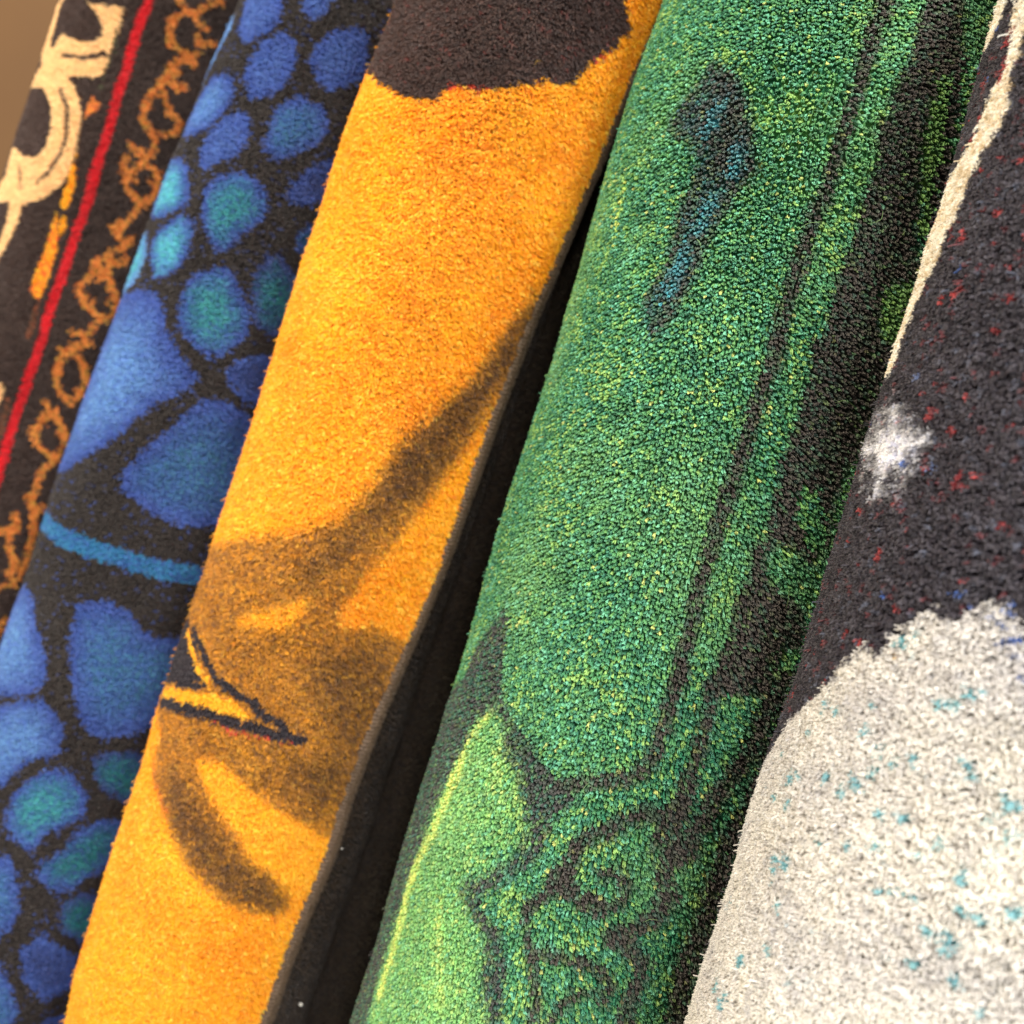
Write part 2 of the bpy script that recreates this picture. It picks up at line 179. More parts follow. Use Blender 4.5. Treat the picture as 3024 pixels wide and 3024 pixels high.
['l',[[22.5,-321.9],[19.9,-322]],'amber','',0.9,0.5,3.13],
['l',[[22.5,578.3],[19.9,578.2]],'amber','',0.9,0.5,3.13],
['l',[[23.5,-314.2],[24.3,-307.9]],'amber','',0.9,0.5,3.13],
['l',[[23.5,586],[24.3,592.3]],'amber','',0.9,0.5,3.13],
['l',[[35.6,-306.3],[35.6,-309.7]],'amber','',0.9,0.5,3.13],
['l',[[35.6,593.9],[35.6,590.5]],'amber','',0.9,0.5,3.13],
['l',[[27.8,-331.4],[23,-325.6],[22,-318.2],[25,-310.2],[31.9,-307.5],[39.3,-305.1]],'amber','chain_motif',0.9,0.55,4.33],
['l',[[27.8,568.8],[23,574.6],[22,582],[25,590],[31.9,592.7],[39.3,595.1]],'amber','chain_motif',0.9,0.55,4.33],
['l',[[45.5,-318.5],[51,-321.4]],'amber','',0.9,0.5,3.13],
['l',[[45.5,581.7],[51,578.8]],'amber','',0.9,0.5,3.13],
['l',[[38.7,-321.6],[41.7,-316],[49.3,-321.1]],'amber','chain_motif',0.9,0.55,4.33],
['l',[[38.7,578.6],[41.7,584.2],[49.3,579.1]],'amber','chain_motif',0.9,0.55,4.33],
['l',[[40.2,-307.9],[43.3,-302.4]],'amber','',0.9,0.5,3.13],
['l',[[40.2,592.3],[43.3,597.8]],'amber','',0.9,0.5,3.13],
['l',[[42,-311.3],[38.4,-304.6]],'amber','chain_motif',0.9,0.55,4.33],
['l',[[42,588.9],[38.4,595.6]],'amber','chain_motif',0.9,0.55,4.33],
['l',[[29.9,-297.5],[33.7,-300.6]],'amber','',0.9,0.5,3.13],
['l',[[29.9,602.7],[33.7,599.6]],'amber','',0.9,0.5,3.13],
['l',[[31.9,-292.2],[36,-296]],'amber','',0.9,0.5,3.13],
['l',[[31.9,608],[36,604.2]],'amber','',0.9,0.5,3.13],
['l',[[37.7,-287.4],[36.4,-284.2]],'amber','',0.9,0.5,3.13],
['l',[[37.7,612.8],[36.4,616]],'amber','',0.9,0.5,3.13],
['l',[[39.3,-305.1],[30.6,-300.8],[29.1,-294.4],[34.6,-294.5],[29.3,-289.9],[27.8,-287.1],[34.6,-286.6],[40.8,-288.2]],'amber','chain_motif',0.9,0.55,4.33],
['l',[[39.3,595.1],[30.6,599.4],[29.1,605.8],[34.6,605.7],[29.3,610.3],[27.8,613.1],[34.6,613.6],[40.8,612]],'amber','chain_motif',0.9,0.55,4.33],
['l',[[25.4,-282.2],[29,-282.1]],'amber','',0.9,0.5,3.13],
['l',[[25.4,618],[29,618.1]],'amber','',0.9,0.5,3.13],
['l',[[21.9,-268.3],[19.3,-270.9]],'amber','',0.9,0.5,3.13],
['l',[[21.9,631.9],[19.3,629.3]],'amber','',0.9,0.5,3.13],
['l',[[22.7,-265.9],[23.2,-270.2]],'amber','',0.9,0.5,3.13],
['l',[[22.7,634.3],[23.2,630]],'amber','',0.9,0.5,3.13],
['l',[[26.9,-286.7],[23.9,-277.8],[22.5,-271.8],[21.3,-264.8],[24,-266.9]],'amber','chain_motif',0.9,0.55,4.33],
['l',[[26.9,613.5],[23.9,622.4],[22.5,628.4],[21.3,635.4],[24,633.3]],'amber','chain_motif',0.9,0.55,4.33],
['l',[[30.9,-278.4],[26.2,-275.9]],'amber','',0.9,0.5,3.13],
['l',[[30.9,621.8],[26.2,624.3]],'amber','',0.9,0.5,3.13],
['l',[[34.4,-272.3],[36.8,-273.7]],'amber','',0.9,0.5,3.13],
['l',[[34.4,627.9],[36.8,626.5]],'amber','',0.9,0.5,3.13],
['l',[[44.3,-262.4],[44.1,-266.2]],'amber','',0.9,0.5,3.13],
['l',[[44.3,637.8],[44.1,634]],'amber','',0.9,0.5,3.13],
['l',[[29.5,-281.1],[32.2,-275.7],[36.6,-268.8],[40.2,-268.2],[45.4,-266.1],[43.4,-258.5],[36.5,-255.3]],'amber','chain_motif',0.9,0.55,4.33],
['l',[[29.5,619.1],[32.2,624.5],[36.6,631.4],[40.2,632],[45.4,634.1],[43.4,641.7],[36.5,644.9]],'amber','chain_motif',0.9,0.55,4.33],
['l',[[24.5,-258.2],[27.7,-258.5]],'amber','',0.9,0.5,3.13],
['l',[[24.5,642],[27.7,641.7]],'amber','',0.9,0.5,3.13],
['l',[[33.7,-248.3],[32.1,-254.2]],'amber','',0.9,0.5,3.13],
['l',[[33.7,651.9],[32.1,646]],'amber','',0.9,0.5,3.13],
['l',[[30.9,-237.7],[29.5,-232.9]],'amber','',0.9,0.5,3.13],
['l',[[30.9,662.5],[29.5,667.3]],'amber','',0.9,0.5,3.13],
['l',[[21.6,-260.4],[27.4,-256],[33.6,-250.6],[33.9,-246.1],[32.6,-239.6],[29.3,-235.8]],'amber','chain_motif',0.9,0.55,4.33],
['l',[[21.6,639.8],[27.4,644.2],[33.6,649.6],[33.9,654.1],[32.6,660.6],[29.3,664.4]],'amber','chain_motif',0.9,0.55,4.33],
['l',[[29,-236.8],[27.3,-242.3]],'amber','',0.9,0.5,3.13],
['l',[[29,663.4],[27.3,657.9]],'amber','',0.9,0.5,3.13],
['l',[[40,-229.8],[42.3,-232]],'amber','',0.9,0.5,3.13],
['l',[[40,670.4],[42.3,668.2]],'amber','',0.9,0.5,3.13],
['l',[[42.8,-222.7],[37.2,-224.6]],'amber','',0.9,0.5,3.13],
['l',[[42.8,677.5],[37.2,675.6]],'amber','',0.9,0.5,3.13],
['l',[[42,-216],[45.3,-219.7]],'amber','',0.9,0.5,3.13],
['l',[[42,684.2],[45.3,680.5]],'amber','',0.9,0.5,3.13],
['l',[[37.6,-212.3],[37.2,-208.8]],'amber','',0.9,0.5,3.13],
['l',[[37.6,687.9],[37.2,691.4]],'amber','',0.9,0.5,3.13],
['l',[[30.9,-212.4],[35,-209.5]],'amber','',0.9,0.5,3.13],
['l',[[30.9,687.8],[35,690.7]],'amber','',0.9,0.5,3.13],
['l',[[23.4,-220.9],[29.5,-221.4]],'amber','',0.9,0.5,3.13],
['l',[[23.4,679.3],[29.5,678.8]],'amber','',0.9,0.5,3.13],
['l',[[21.3,-225.9],[19.2,-222.9]],'amber','',0.9,0.5,3.13],
['l',[[21.3,674.3],[19.2,677.3]],'amber','',0.9,0.5,3.13],
['l',[[19.7,-242.2],[26.1,-239.1],[31.9,-234.5],[38.1,-232.5],[42,-227.1],[43.6,-218.4],[40.5,-213.6],[34.6,-211.1],[27.2,-213.8],[23.7,-218.1],[23.1,-223.7],[19.5,-228.1],[19.9,-234.1]],'amber','chain_motif',0.9,0.55,4.33],
['l',[[19.7,658],[26.1,661.1],[31.9,665.7],[38.1,667.7],[42,673.1],[43.6,681.8],[40.5,686.6],[34.6,689.1],[27.2,686.4],[23.7,682.1],[23.1,676.5],[19.5,672.1],[19.9,666.1]],'amber','chain_motif',0.9,0.55,4.33],
['l',[[25,-224.5],[28,-232.8]],'amber','chain_motif',0.9,0.55,4.33],
['l',[[25,675.7],[28,667.4]],'amber','chain_motif',0.9,0.55,4.33],
['l',[[38,-209],[36.1,-206.7]],'amber','',0.9,0.5,3.13],
['l',[[38,691.2],[36.1,693.5]],'amber','',0.9,0.5,3.13],
['l',[[32.2,-193.9],[27,-191.5]],'amber','',0.9,0.5,3.13],
['l',[[32.2,706.3],[27,708.7]],'amber','',0.9,0.5,3.13],
['l',[[30.1,-188.4],[27.6,-194]],'amber','',0.9,0.5,3.13],
['l',[[30.1,711.8],[27.6,706.2]],'amber','',0.9,0.5,3.13],
['l',[[40.5,-213.6],[35.6,-204.5],[33.2,-197.8],[31.3,-190],[29,-186.8],[25.1,-188.7],[33.6,-182.8]],'amber','chain_motif',0.9,0.55,4.33],
['l',[[40.5,686.6],[35.6,695.7],[33.2,702.4],[31.3,710.2],[29,713.4],[25.1,711.5],[33.6,717.4]],'amber','chain_motif',0.9,0.55,4.33],
['l',[[37,-182.5],[34.7,-180.1]],'amber','',0.9,0.5,3.13],
['l',[[37,717.7],[34.7,720.1]],'amber','',0.9,0.5,3.13],
['l',[[29.9,-172],[24.9,-167.9]],'amber','',0.9,0.5,3.13],
['l',[[29.9,728.2],[24.9,732.3]],'amber','',0.9,0.5,3.13],
['l',[[38.8,-187.3],[35.2,-177.7],[29.4,-175.3],[30.4,-168.7],[36.9,-169],[38.9,-173.4]],'amber','chain_motif',0.9,0.55,4.33],
['l',[[38.8,712.9],[35.2,722.5],[29.4,724.9],[30.4,731.5],[36.9,731.2],[38.9,726.8]],'amber','chain_motif',0.9,0.55,4.33],
['l',[[31.5,-163.8],[26.7,-161.4]],'amber','',0.9,0.5,3.13],
['l',[[31.5,736.4],[26.7,738.8]],'amber','',0.9,0.5,3.13],
['l',[[35.1,-155.9],[35.5,-151.5]],'amber','',0.9,0.5,3.13],
['l',[[35.1,744.3],[35.5,748.7]],'amber','',0.9,0.5,3.13],
['l',[[40.2,-149],[37.4,-142.9]],'amber','',0.9,0.5,3.13],
['l',[[40.2,751.2],[37.4,757.3]],'amber','',0.9,0.5,3.13],
['l',[[35.8,-133.4],[35.2,-130.3]],'amber','',0.9,0.5,3.13],
['l',[[35.8,766.8],[35.2,769.9]],'amber','',0.9,0.5,3.13],
['l',[[29.7,-135.2],[28.9,-141.3]],'amber','',0.9,0.5,3.13],
['l',[[29.7,765],[28.9,758.9]],'amber','',0.9,0.5,3.13],
['l',[[24.3,-138.3],[23.7,-144.1]],'amber','',0.9,0.5,3.13],
['l',[[24.3,761.9],[23.7,756.1]],'amber','',0.9,0.5,3.13],
['l',[[23.3,-161.7],[21.2,-164.7]],'amber','',0.9,0.5,3.13],
['l',[[23.3,738.5],[21.2,735.5]],'amber','',0.9,0.5,3.13],
['l',[[25.8,-162.7],[24.7,-168]],'amber','',0.9,0.5,3.13],
['l',[[25.8,737.5],[24.7,732.2]],'amber','',0.9,0.5,3.13],
['l',[[28.4,-157.8],[32.3,-161.3]],'amber','',0.9,0.5,3.13],
['l',[[28.4,742.4],[32.3,738.9]],'amber','',0.9,0.5,3.13],
['l',[[30.4,-168.7],[32.5,-158.9],[37.8,-152.8],[42.6,-145.1],[43,-136.9],[38.8,-132.8],[32.8,-134],[26.6,-136.3],[22,-140.4],[18,-145.9],[21.5,-152.1],[23.7,-158.9],[23,-164.5],[28.6,-160.8],[28.3,-154.8]],'amber','chain_motif',0.9,0.55,4.33],
['l',[[30.4,731.5],[32.5,741.3],[37.8,747.4],[42.6,755.1],[43,763.3],[38.8,767.4],[32.8,766.2],[26.6,763.9],[22,759.8],[18,754.3],[21.5,748.1],[23.7,741.3],[23,735.7],[28.6,739.4],[28.3,745.4]],'amber','chain_motif',0.9,0.55,4.33],
['l',[[31.2,-120.2],[27.7,-120]],'amber','',0.9,0.5,3.13],
['l',[[31.2,780],[27.7,780.2]],'amber','',0.9,0.5,3.13],
['l',[[34.5,-128.7],[33.3,-122.3],[29.1,-118.2],[23.6,-118.4]],'amber','chain_motif',0.9,0.55,4.33],
['l',[[34.5,771.5],[33.3,777.9],[29.1,782],[23.6,781.8]],'amber','chain_motif',0.9,0.55,4.33],
['l',[[31.5,-112.3],[31.9,-117.7]],'amber','',0.9,0.5,3.13],
['l',[[31.5,787.9],[31.9,782.5]],'amber','',0.9,0.5,3.13],
['l',[[23.8,-102.2],[19.4,-105.2]],'amber','',0.9,0.5,3.13],
['l',[[23.8,798],[19.4,795]],'amber','',0.9,0.5,3.13],
['l',[[22.9,-86.3],[24.3,-92.3]],'amber','',0.9,0.5,3.13],
['l',[[22.9,813.9],[24.3,807.9]],'amber','',0.9,0.5,3.13],
['l',[[39.7,-83.5],[36.5,-83]],'amber','',0.9,0.5,3.13],
['l',[[39.7,816.7],[36.5,817.2]],'amber','',0.9,0.5,3.13],
['l',[[27.9,-104.9],[24.5,-109.2]],'amber','',0.9,0.5,3.13],
['l',[[27.9,795.3],[24.5,791]],'amber','',0.9,0.5,3.13],
['l',[[27.3,-110.1],[35.8,-114.6],[25.4,-105.8],[22.2,-98.6],[21.7,-90],[24.1,-82.5],[29,-77.2],[35.7,-73.6],[38.6,-78.3],[40.7,-88.8],[36.3,-99.2],[30.3,-104.1],[25.4,-105.8]],'amber','chain_motif',0.9,0.55,4.33],
['l',[[27.3,790.1],[35.8,785.6],[25.4,794.4],[22.2,801.6],[21.7,810.2],[24.1,817.7],[29,823],[35.7,826.6],[38.6,821.9],[40.7,811.4],[36.3,801],[30.3,796.1],[25.4,794.4]],'amber','chain_motif',0.9,0.55,4.33],
['l',[[29.4,-62.3],[28.7,-67.4]],'amber','',0.9,0.5,3.13],
['l',[[29.4,837.9],[28.7,832.8]],'amber','',0.9,0.5,3.13],
['l',[[39.1,-50.6],[34.2,-53.3]],'amber','',0.9,0.5,3.13],
['l',[[39.1,849.6],[34.2,846.9]],'amber','',0.9,0.5,3.13],
['l',[[34.9,-36.4],[38.2,-33.4]],'amber','',0.9,0.5,3.13],
['l',[[34.9,863.8],[38.2,866.8]],'amber','',0.9,0.5,3.13],
['l',[[23.2,-45.6],[19.9,-49.6]],'amber','',0.9,0.5,3.13],
['l',[[23.2,854.6],[19.9,850.6]],'amber','',0.9,0.5,3.13],
['l',[[22.1,-52.4],[19.2,-50.6]],'amber','',0.9,0.5,3.13],
['l',[[22.1,847.8],[19.2,849.6]],'amber','',0.9,0.5,3.13],
['l',[[23.1,-58.1],[26.3,-56.1]],'amber','',0.9,0.5,3.13],
['l',[[23.1,842.1],[26.3,844.1]],'amber','',0.9,0.5,3.13],
['l',[[25.1,-61.9],[26.9,-59.6]],'amber','',0.9,0.5,3.13],
['l',[[25.1,838.3],[26.9,840.6]],'amber','',0.9,0.5,3.13],
['l',[[21.6,-69.6],[26.9,-63.2],[31.9,-61.4],[38.2,-55.2],[40,-46.1],[38.4,-40.7],[38.2,-34.5],[31.5,-38.3],[24.9,-42],[21.5,-49.2],[22.8,-55.6],[23.4,-60.7],[26.9,-63.2]],'amber','chain_motif',0.9,0.55,4.33],
['l',[[21.6,830.6],[26.9,837],[31.9,838.8],[38.2,845],[40,854.1],[38.4,859.5],[38.2,865.7],[31.5,861.9],[24.9,858.2],[21.5,851],[22.8,844.6],[23.4,839.5],[26.9,837]],'amber','chain_motif',0.9,0.55,4.33],
['l',[[36.1,-30.8],[33.9,-26.2]],'amber','',0.9,0.5,3.13],
['l',[[36.1,869.4],[33.9,874]],'amber','',0.9,0.5,3.13],
['l',[[33.4,-13.5],[34.9,-15.7]],'amber','',0.9,0.5,3.13],
['l',[[33.4,886.7],[34.9,884.5]],'amber','',0.9,0.5,3.13],
['l',[[34.7,-4.2],[35.4,0.4]],'amber','',0.9,0.5,3.13],
['l',[[34.7,896],[35.4,900.6]],'amber','',0.9,0.5,3.13],
['l',[[33.1,-4.2],[33.7,-8.5]],'amber','',0.9,0.5,3.13],
['l',[[33.1,896],[33.7,891.7]],'amber','',0.9,0.5,3.13],
['l',[[38.2,-34.5],[34,-27.1],[33.1,-19.5],[33.7,-7.5],[35.8,-0.8],[30.4,-7.6]],'amber','chain_motif',0.9,0.55,4.33],
['l',[[38.2,865.7],[34,873.1],[33.1,880.7],[33.7,892.7],[35.8,899.4],[30.4,892.6]],'amber','chain_motif',0.9,0.55,4.33],
['l',[[38.8,0],[36,-1.3]],'amber','',0.9,0.5,3.13],
['l',[[38.8,900.2],[36,898.9]],'amber','',0.9,0.5,3.13],
['l',[[39.1,7.9],[38,12.9]],'amber','',0.9,0.5,3.13],
['l',[[39.1,908.1],[38,913.1]],'amber','',0.9,0.5,3.13],
['l',[[42.8,40.7],[43.1,35.2]],'amber','',0.9,0.5,3.13],
['l',[[42.8,940.9],[43.1,935.4]],'amber','',0.9,0.5,3.13],
['l',[[38.6,39.4],[42.7,42.7]],'amber','',0.9,0.5,3.13],
['l',[[38.6,939.6],[42.7,942.9]],'amber','',0.9,0.5,3.13],
['l',[[40.4,-3.5],[37.2,3.6],[41,12.2],[42.1,23],[43.8,38.6],[41.8,42.9],[35.4,36.1],[29.6,28.1],[28.2,20],[31.1,15.4],[27.3,6.8]],'amber','chain_motif',0.9,0.55,4.33],
['l',[[40.4,896.7],[37.2,903.8],[41,912.4],[42.1,923.2],[43.8,938.8],[41.8,943.1],[35.4,936.3],[29.6,928.3],[28.2,920.2],[31.1,915.6],[27.3,907]],'amber','chain_motif',0.9,0.55,4.33],
['l',[[25.5,16.6],[26.9,14.2]],'amber','',0.9,0.5,3.13],
['l',[[25.5,916.8],[26.9,914.4]],'amber','',0.9,0.5,3.13],
['l',[[19.6,24.1],[14.7,23.6]],'amber','',0.9,0.5,3.13],
['l',[[19.6,924.3],[14.7,923.8]],'amber','',0.9,0.5,3.13],
['l',[[20.6,34.1],[15.3,31]],'amber','',0.9,0.5,3.13],
['l',[[20.6,934.3],[15.3,931.2]],'amber','',0.9,0.5,3.13],
['l',[[29.4,13.5],[21.6,19.8],[17.7,28.4],[23.5,39.9]],'amber','chain_motif',0.9,0.55,4.33],
['l',[[29.4,913.7],[21.6,920],[17.7,928.6],[23.5,940.1]],'amber','chain_motif',0.9,0.55,4.33],
['l',[[36.5,43.2],[34,45.6]],'amber','',0.9,0.5,3.13],
['l',[[36.5,943.4],[34,945.8]],'amber','',0.9,0.5,3.13],
['l',[[38.7,48.7],[42.3,46.9]],'amber','',0.9,0.5,3.13],
['l',[[38.7,948.9],[42.3,947.1]],'amber','',0.9,0.5,3.13],
['l',[[36.4,39.5],[36.5,46.8],[40.9,50.5],[35.3,53.4],[32.7,55.4]],'amber','chain_motif',0.9,0.55,4.33],
['l',[[36.4,939.7],[36.5,947],[40.9,950.7],[35.3,953.6],[32.7,955.6]],'amber','chain_motif',0.9,0.55,4.33],
['l',[[40,84.3],[44,82.6]],'amber','',0.9,0.5,3.13],
['l',[[40,984.5],[44,982.8]],'amber','',0.9,0.5,3.13],
['l',[[43.4,76],[40.1,79.3],[39.9,89.2]],'amber','chain_motif',0.9,0.55,4.33],
['l',[[43.4,976.2],[40.1,979.5],[39.9,989.4]],'amber','chain_motif',0.9,0.55,4.33]],
'scale':[
['p',[[-65.8,-524],[-74.7,-540.5],[-47,-540.6],[-31.7,-527.9],[-28.6,-519.1],[-30.9,-511],[-38.4,-505.1],[-47.1,-499.8],[-57,-504.5],[-62.6,-512.3]],'blue','scale',1,1.1,'midblue'],
['p',[[-65.8,771.6],[-74.7,755.1],[-47,755],[-31.7,767.7],[-28.6,776.5],[-30.9,784.6],[-38.4,790.5],[-47.1,795.8],[-57,791.1],[-62.6,783.3]],'blue','scale',1,1.1,'midblue'],
['p',[[104.8,123.8],[95.9,107.3],[123.6,107.2],[138.9,119.9],[142,128.7],[139.7,136.8],[132.2,142.7],[123.5,148],[113.6,143.3],[108,135.5]],'blue','scale',1,1.1,'midblue'],
['p',[[-236.4,123.8],[-245.3,107.3],[-217.6,107.2],[-202.3,119.9],[-199.2,128.7],[-201.5,136.8],[-209,142.7],[-217.7,148],[-227.6,143.3],[-233.2,135.5]],'blue','scale',1,1.1,'midblue'],
['p',[[-20.9,-530.4],[-21.8,-542.3],[-8.5,-544.3],[-4,-536.1],[-4.5,-529.9],[-10.1,-523.3],[-16.5,-525.6]],'blue','scale',1,1.1,'midblue'],
['p',[[-20.9,765.2],[-21.8,753.3],[-8.5,751.3],[-4,759.5],[-4.5,765.7],[-10.1,772.3],[-16.5,770]],'blue','scale',1,1.1,'midblue'],
['p',[[149.7,117.4],[148.8,105.5],[162.1,103.5],[166.6,111.7],[166.1,117.9],[160.5,124.5],[154.1,122.2]],'blue','scale',1,1.1,'midblue'],
['p',[[-191.5,117.4],[-192.4,105.5],[-179.1,103.5],[-174.6,111.7],[-175.1,117.9],[-180.7,124.5],[-187.1,122.2]],'blue','scale',1,1.1,'midblue'],
['p',[[-21.8,-512.3],[-14.8,-509.4],[-9.3,-499.8],[-8,-489.8],[-11.9,-481.4],[-20.1,-475],[-28.2,-472],[-32.4,-478.1],[-37.9,-483],[-37.9,-492.7],[-34.3,-502.8],[-29.9,-509]],'blue','scale',1,1.1,'midblue'],
['p',[[-21.8,783.3],[-14.8,786.2],[-9.3,795.8],[-8,805.8],[-11.9,814.2],[-20.1,820.6],[-28.2,823.6],[-32.4,817.5],[-37.9,812.6],[-37.9,802.9],[-34.3,792.8],[-29.9,786.6]],'blue','scale',1,1.1,'midblue'],
['p',[[148.8,135.5],[155.8,138.4],[161.3,148],[162.6,158],[158.7,166.4],[150.5,172.8],[142.4,175.8],[138.2,169.7],[132.7,164.8],[132.7,155.1],[136.3,145],[140.7,138.8]],'blue','scale',1,1.1,'midblue'],
['p',[[-192.4,135.5],[-185.4,138.4],[-179.9,148],[-178.6,158],[-182.5,166.4],[-190.7,172.8],[-198.8,175.8],[-203,169.7],[-208.5,164.8],[-208.5,155.1],[-204.9,145],[-200.5,138.8]],'blue','scale',1,1.1,'midblue'],
['p',[[2.1,-521.5],[8.2,-526.4],[18.7,-530.5],[27.9,-509.1],[21,-498.6],[13.6,-492.2],[4.2,-495.1],[-1.8,-501.9],[-3.1,-511.9]],'blue','scale',1,1.1,'midblue'],
['p',[[2.1,774.1],[8.2,769.2],[18.7,765.1],[27.9,786.5],[21,797],[13.6,803.4],[4.2,800.5],[-1.8,793.7],[-3.1,783.7]],'blue','scale',1,1.1,'midblue'],
['p',[[172.7,126.3],[178.8,121.4],[189.3,117.3],[198.5,138.7],[191.6,149.2],[184.2,155.6],[174.8,152.7],[168.8,145.9],[167.5,135.9]],'blue','scale',1,1.1,'midblue'],
['p',[[-168.5,126.3],[-162.4,121.4],[-151.9,117.3],[-142.7,138.7],[-149.6,149.2],[-157,155.6],[-166.4,152.7],[-172.4,145.9],[-173.7,135.9]],'blue','scale',1,1.1,'midblue'],
['p',[[-79.5,-519.1],[-73.9,-511.1],[-76,-503.7],[-83.7,-488.5],[-86.4,-478],[-91.7,-477],[-92.5,-494.8],[-93.6,-519.5]],'sky','scale',1,1.1,'sky'],
['p',[[-79.5,776.5],[-73.9,784.5],[-76,791.9],[-83.7,807.1],[-86.4,817.6],[-91.7,818.6],[-92.5,800.8],[-93.6,776.1]],'sky','scale',1,1.1,'sky'],
['p',[[91.1,128.7],[96.7,136.7],[94.6,144.1],[86.9,159.3],[84.2,169.8],[78.9,170.8],[78.1,153],[77,128.3]],'sky','scale',1,1.1,'sky'],
['p',[[-250.1,128.7],[-244.5,136.7],[-246.6,144.1],[-254.3,159.3],[-257,169.8],[-262.3,170.8],[-263.1,153],[-264.2,128.3]],'sky','scale',1,1.1,'sky'],
['p',[[-55.3,-482.5],[-43.8,-478.4],[-38.6,-469.1],[-42.6,-460.4],[-48.2,-451.1],[-63.7,-444.6],[-80.4,-446.4],[-89.3,-454.3],[-78.2,-470.7],[-69.2,-480]],'blue','scale',1,1.1,'sky'],
['p',[[-55.3,813.1],[-43.8,817.2],[-38.6,826.5],[-42.6,835.2],[-48.2,844.5],[-63.7,851],[-80.4,849.2],[-89.3,841.3],[-78.2,824.9],[-69.2,815.6]],'blue','scale',1,1.1,'sky'],
['p',[[115.3,165.3],[126.8,169.4],[132,178.7],[128,187.4],[122.4,196.7],[106.9,203.2],[90.2,201.4],[81.3,193.5],[92.4,177.1],[101.4,167.8]],'blue','scale',1,1.1,'sky'],
['p',[[-225.9,165.3],[-214.4,169.4],[-209.2,178.7],[-213.2,187.4],[-218.8,196.7],[-234.3,203.2],[-251,201.4],[-259.9,193.5],[-248.8,177.1],[-239.8,167.8]],'blue','scale',1,1.1,'sky'],
['p',[[-28.6,-465],[-21.8,-460.8],[-17.9,-449.6],[-21.7,-440.2],[-31.9,-433.3],[-35.5,-427.4],[-42.8,-430],[-47.7,-437.5],[-46.9,-449.1],[-40.1,-458.7]],'blue','scale',1,1.1,'midblue'],
['p',[[-28.6,830.6],[-21.8,834.8],[-17.9,846],[-21.7,855.4],[-31.9,862.3],[-35.5,868.2],[-42.8,865.6],[-47.7,858.1],[-46.9,846.5],[-40.1,836.9]],'blue','scale',1,1.1,'midblue'],
['p',[[142,182.8],[148.8,187],[152.7,198.2],[148.9,207.6],[138.7,214.5],[135.1,220.4],[127.8,217.8],[122.9,210.3],[123.7,198.7],[130.5,189.1]],'blue','scale',1,1.1,'midblue'],
['p',[[-199.2,182.8],[-192.4,187],[-188.5,198.2],[-192.3,207.6],[-202.5,214.5],[-206.1,220.4],[-213.4,217.8],[-218.3,210.3],[-217.5,198.7],[-210.7,189.1]],'blue','scale',1,1.1,'midblue'],
['p',[[0,-482.9],[10,-483.2],[17.5,-479.5],[20.6,-469],[13.5,-459],[4,-447.9],[-2.1,-445.3],[-8.2,-450],[-10.1,-459.4],[-11.5,-467.8],[-7.8,-476.9]],'blue','scale',1,1.1,'steel'],
['p',[[0,812.7],[10,812.4],[17.5,816.1],[20.6,826.6],[13.5,836.6],[4,847.7],[-2.1,850.3],[-8.2,845.6],[-10.1,836.2],[-11.5,827.8],[-7.8,818.7]],'blue','scale',1,1.1,'steel'],
['p',[[170.6,164.9],[180.6,164.6],[188.1,168.3],[191.2,178.8],[184.1,188.8],[174.6,199.9],[168.5,202.5],[162.4,197.8],[160.5,188.4],[159.1,180],[162.8,170.9]],'blue','scale',1,1.1,'steel'],
['p',[[-170.6,164.9],[-160.6,164.6],[-153.1,168.3],[-150,178.8],[-157.1,188.8],[-166.6,199.9],[-172.7,202.5],[-178.8,197.8],[-180.7,188.4],[-182.1,180],[-178.4,170.9]],'blue','scale',1,1.1,'steel'],
['p',[[-63.8,-432],[-52.6,-426.7],[-44.7,-417.7],[-40.7,-408.3],[-51.6,-401.5],[-65.2,-396.2],[-75.6,-396],[-91,-405],[-92.2,-420.8],[-89.8,-431.6]],'blue','scale',1,1.1,'aqua'],
['p',[[-63.8,863.6],[-52.6,868.9],[-44.7,877.9],[-40.7,887.3],[-51.6,894.1],[-65.2,899.4],[-75.6,899.6],[-91,890.6],[-92.2,874.8],[-89.8,864]],'blue','scale',1,1.1,'aqua'],
['p',[[106.8,215.8],[118,221.1],[125.9,230.1],[129.9,239.5],[119,246.3],[105.4,251.6],[95,251.8],[79.6,242.8],[78.4,227],[80.8,216.2]],'blue','scale',1,1.1,'aqua'],
['p',[[-234.4,215.8],[-223.2,221.1],[-215.3,230.1],[-211.3,239.5],[-222.2,246.3],[-235.8,251.6],[-246.2,251.8],[-261.6,242.8],[-262.8,227],[-260.4,216.2]],'blue','scale',1,1.1,'aqua'],
['p',[[-18.3,-433.1],[-7.7,-433.8],[1.8,-428.4],[7,-420.3],[6.2,-411.8],[-2,-401.6],[-6.1,-391],[-12.3,-387.8],[-21.1,-395],[-28.8,-403.9],[-33.4,-415.9],[-29.3,-425.8]],'blue','scale',1,1.1,'teal'],
['p',[[-18.3,862.5],[-7.7,861.8],[1.8,867.2],[7,875.3],[6.2,883.8],[-2,894],[-6.1,904.6],[-12.3,907.8],[-21.1,900.6],[-28.8,891.7],[-33.4,879.7],[-29.3,869.8]],'blue','scale',1,1.1,'teal'],
['p',[[152.3,214.7],[162.9,214],[172.4,219.4],[177.6,227.5],[176.8,236],[168.6,246.2],[164.5,256.8],[158.3,260],[149.5,252.8],[141.8,243.9],[137.2,231.9],[141.3,222]],'blue','scale',1,1.1,'teal'],
['p',[[-188.9,214.7],[-178.3,214],[-168.8,219.4],[-163.6,227.5],[-164.4,236],[-172.6,246.2],[-176.7,256.8],[-182.9,260],[-191.7,252.8],[-199.4,243.9],[-204,231.9],[-199.9,222]],'blue','scale',1,1.1,'teal'],
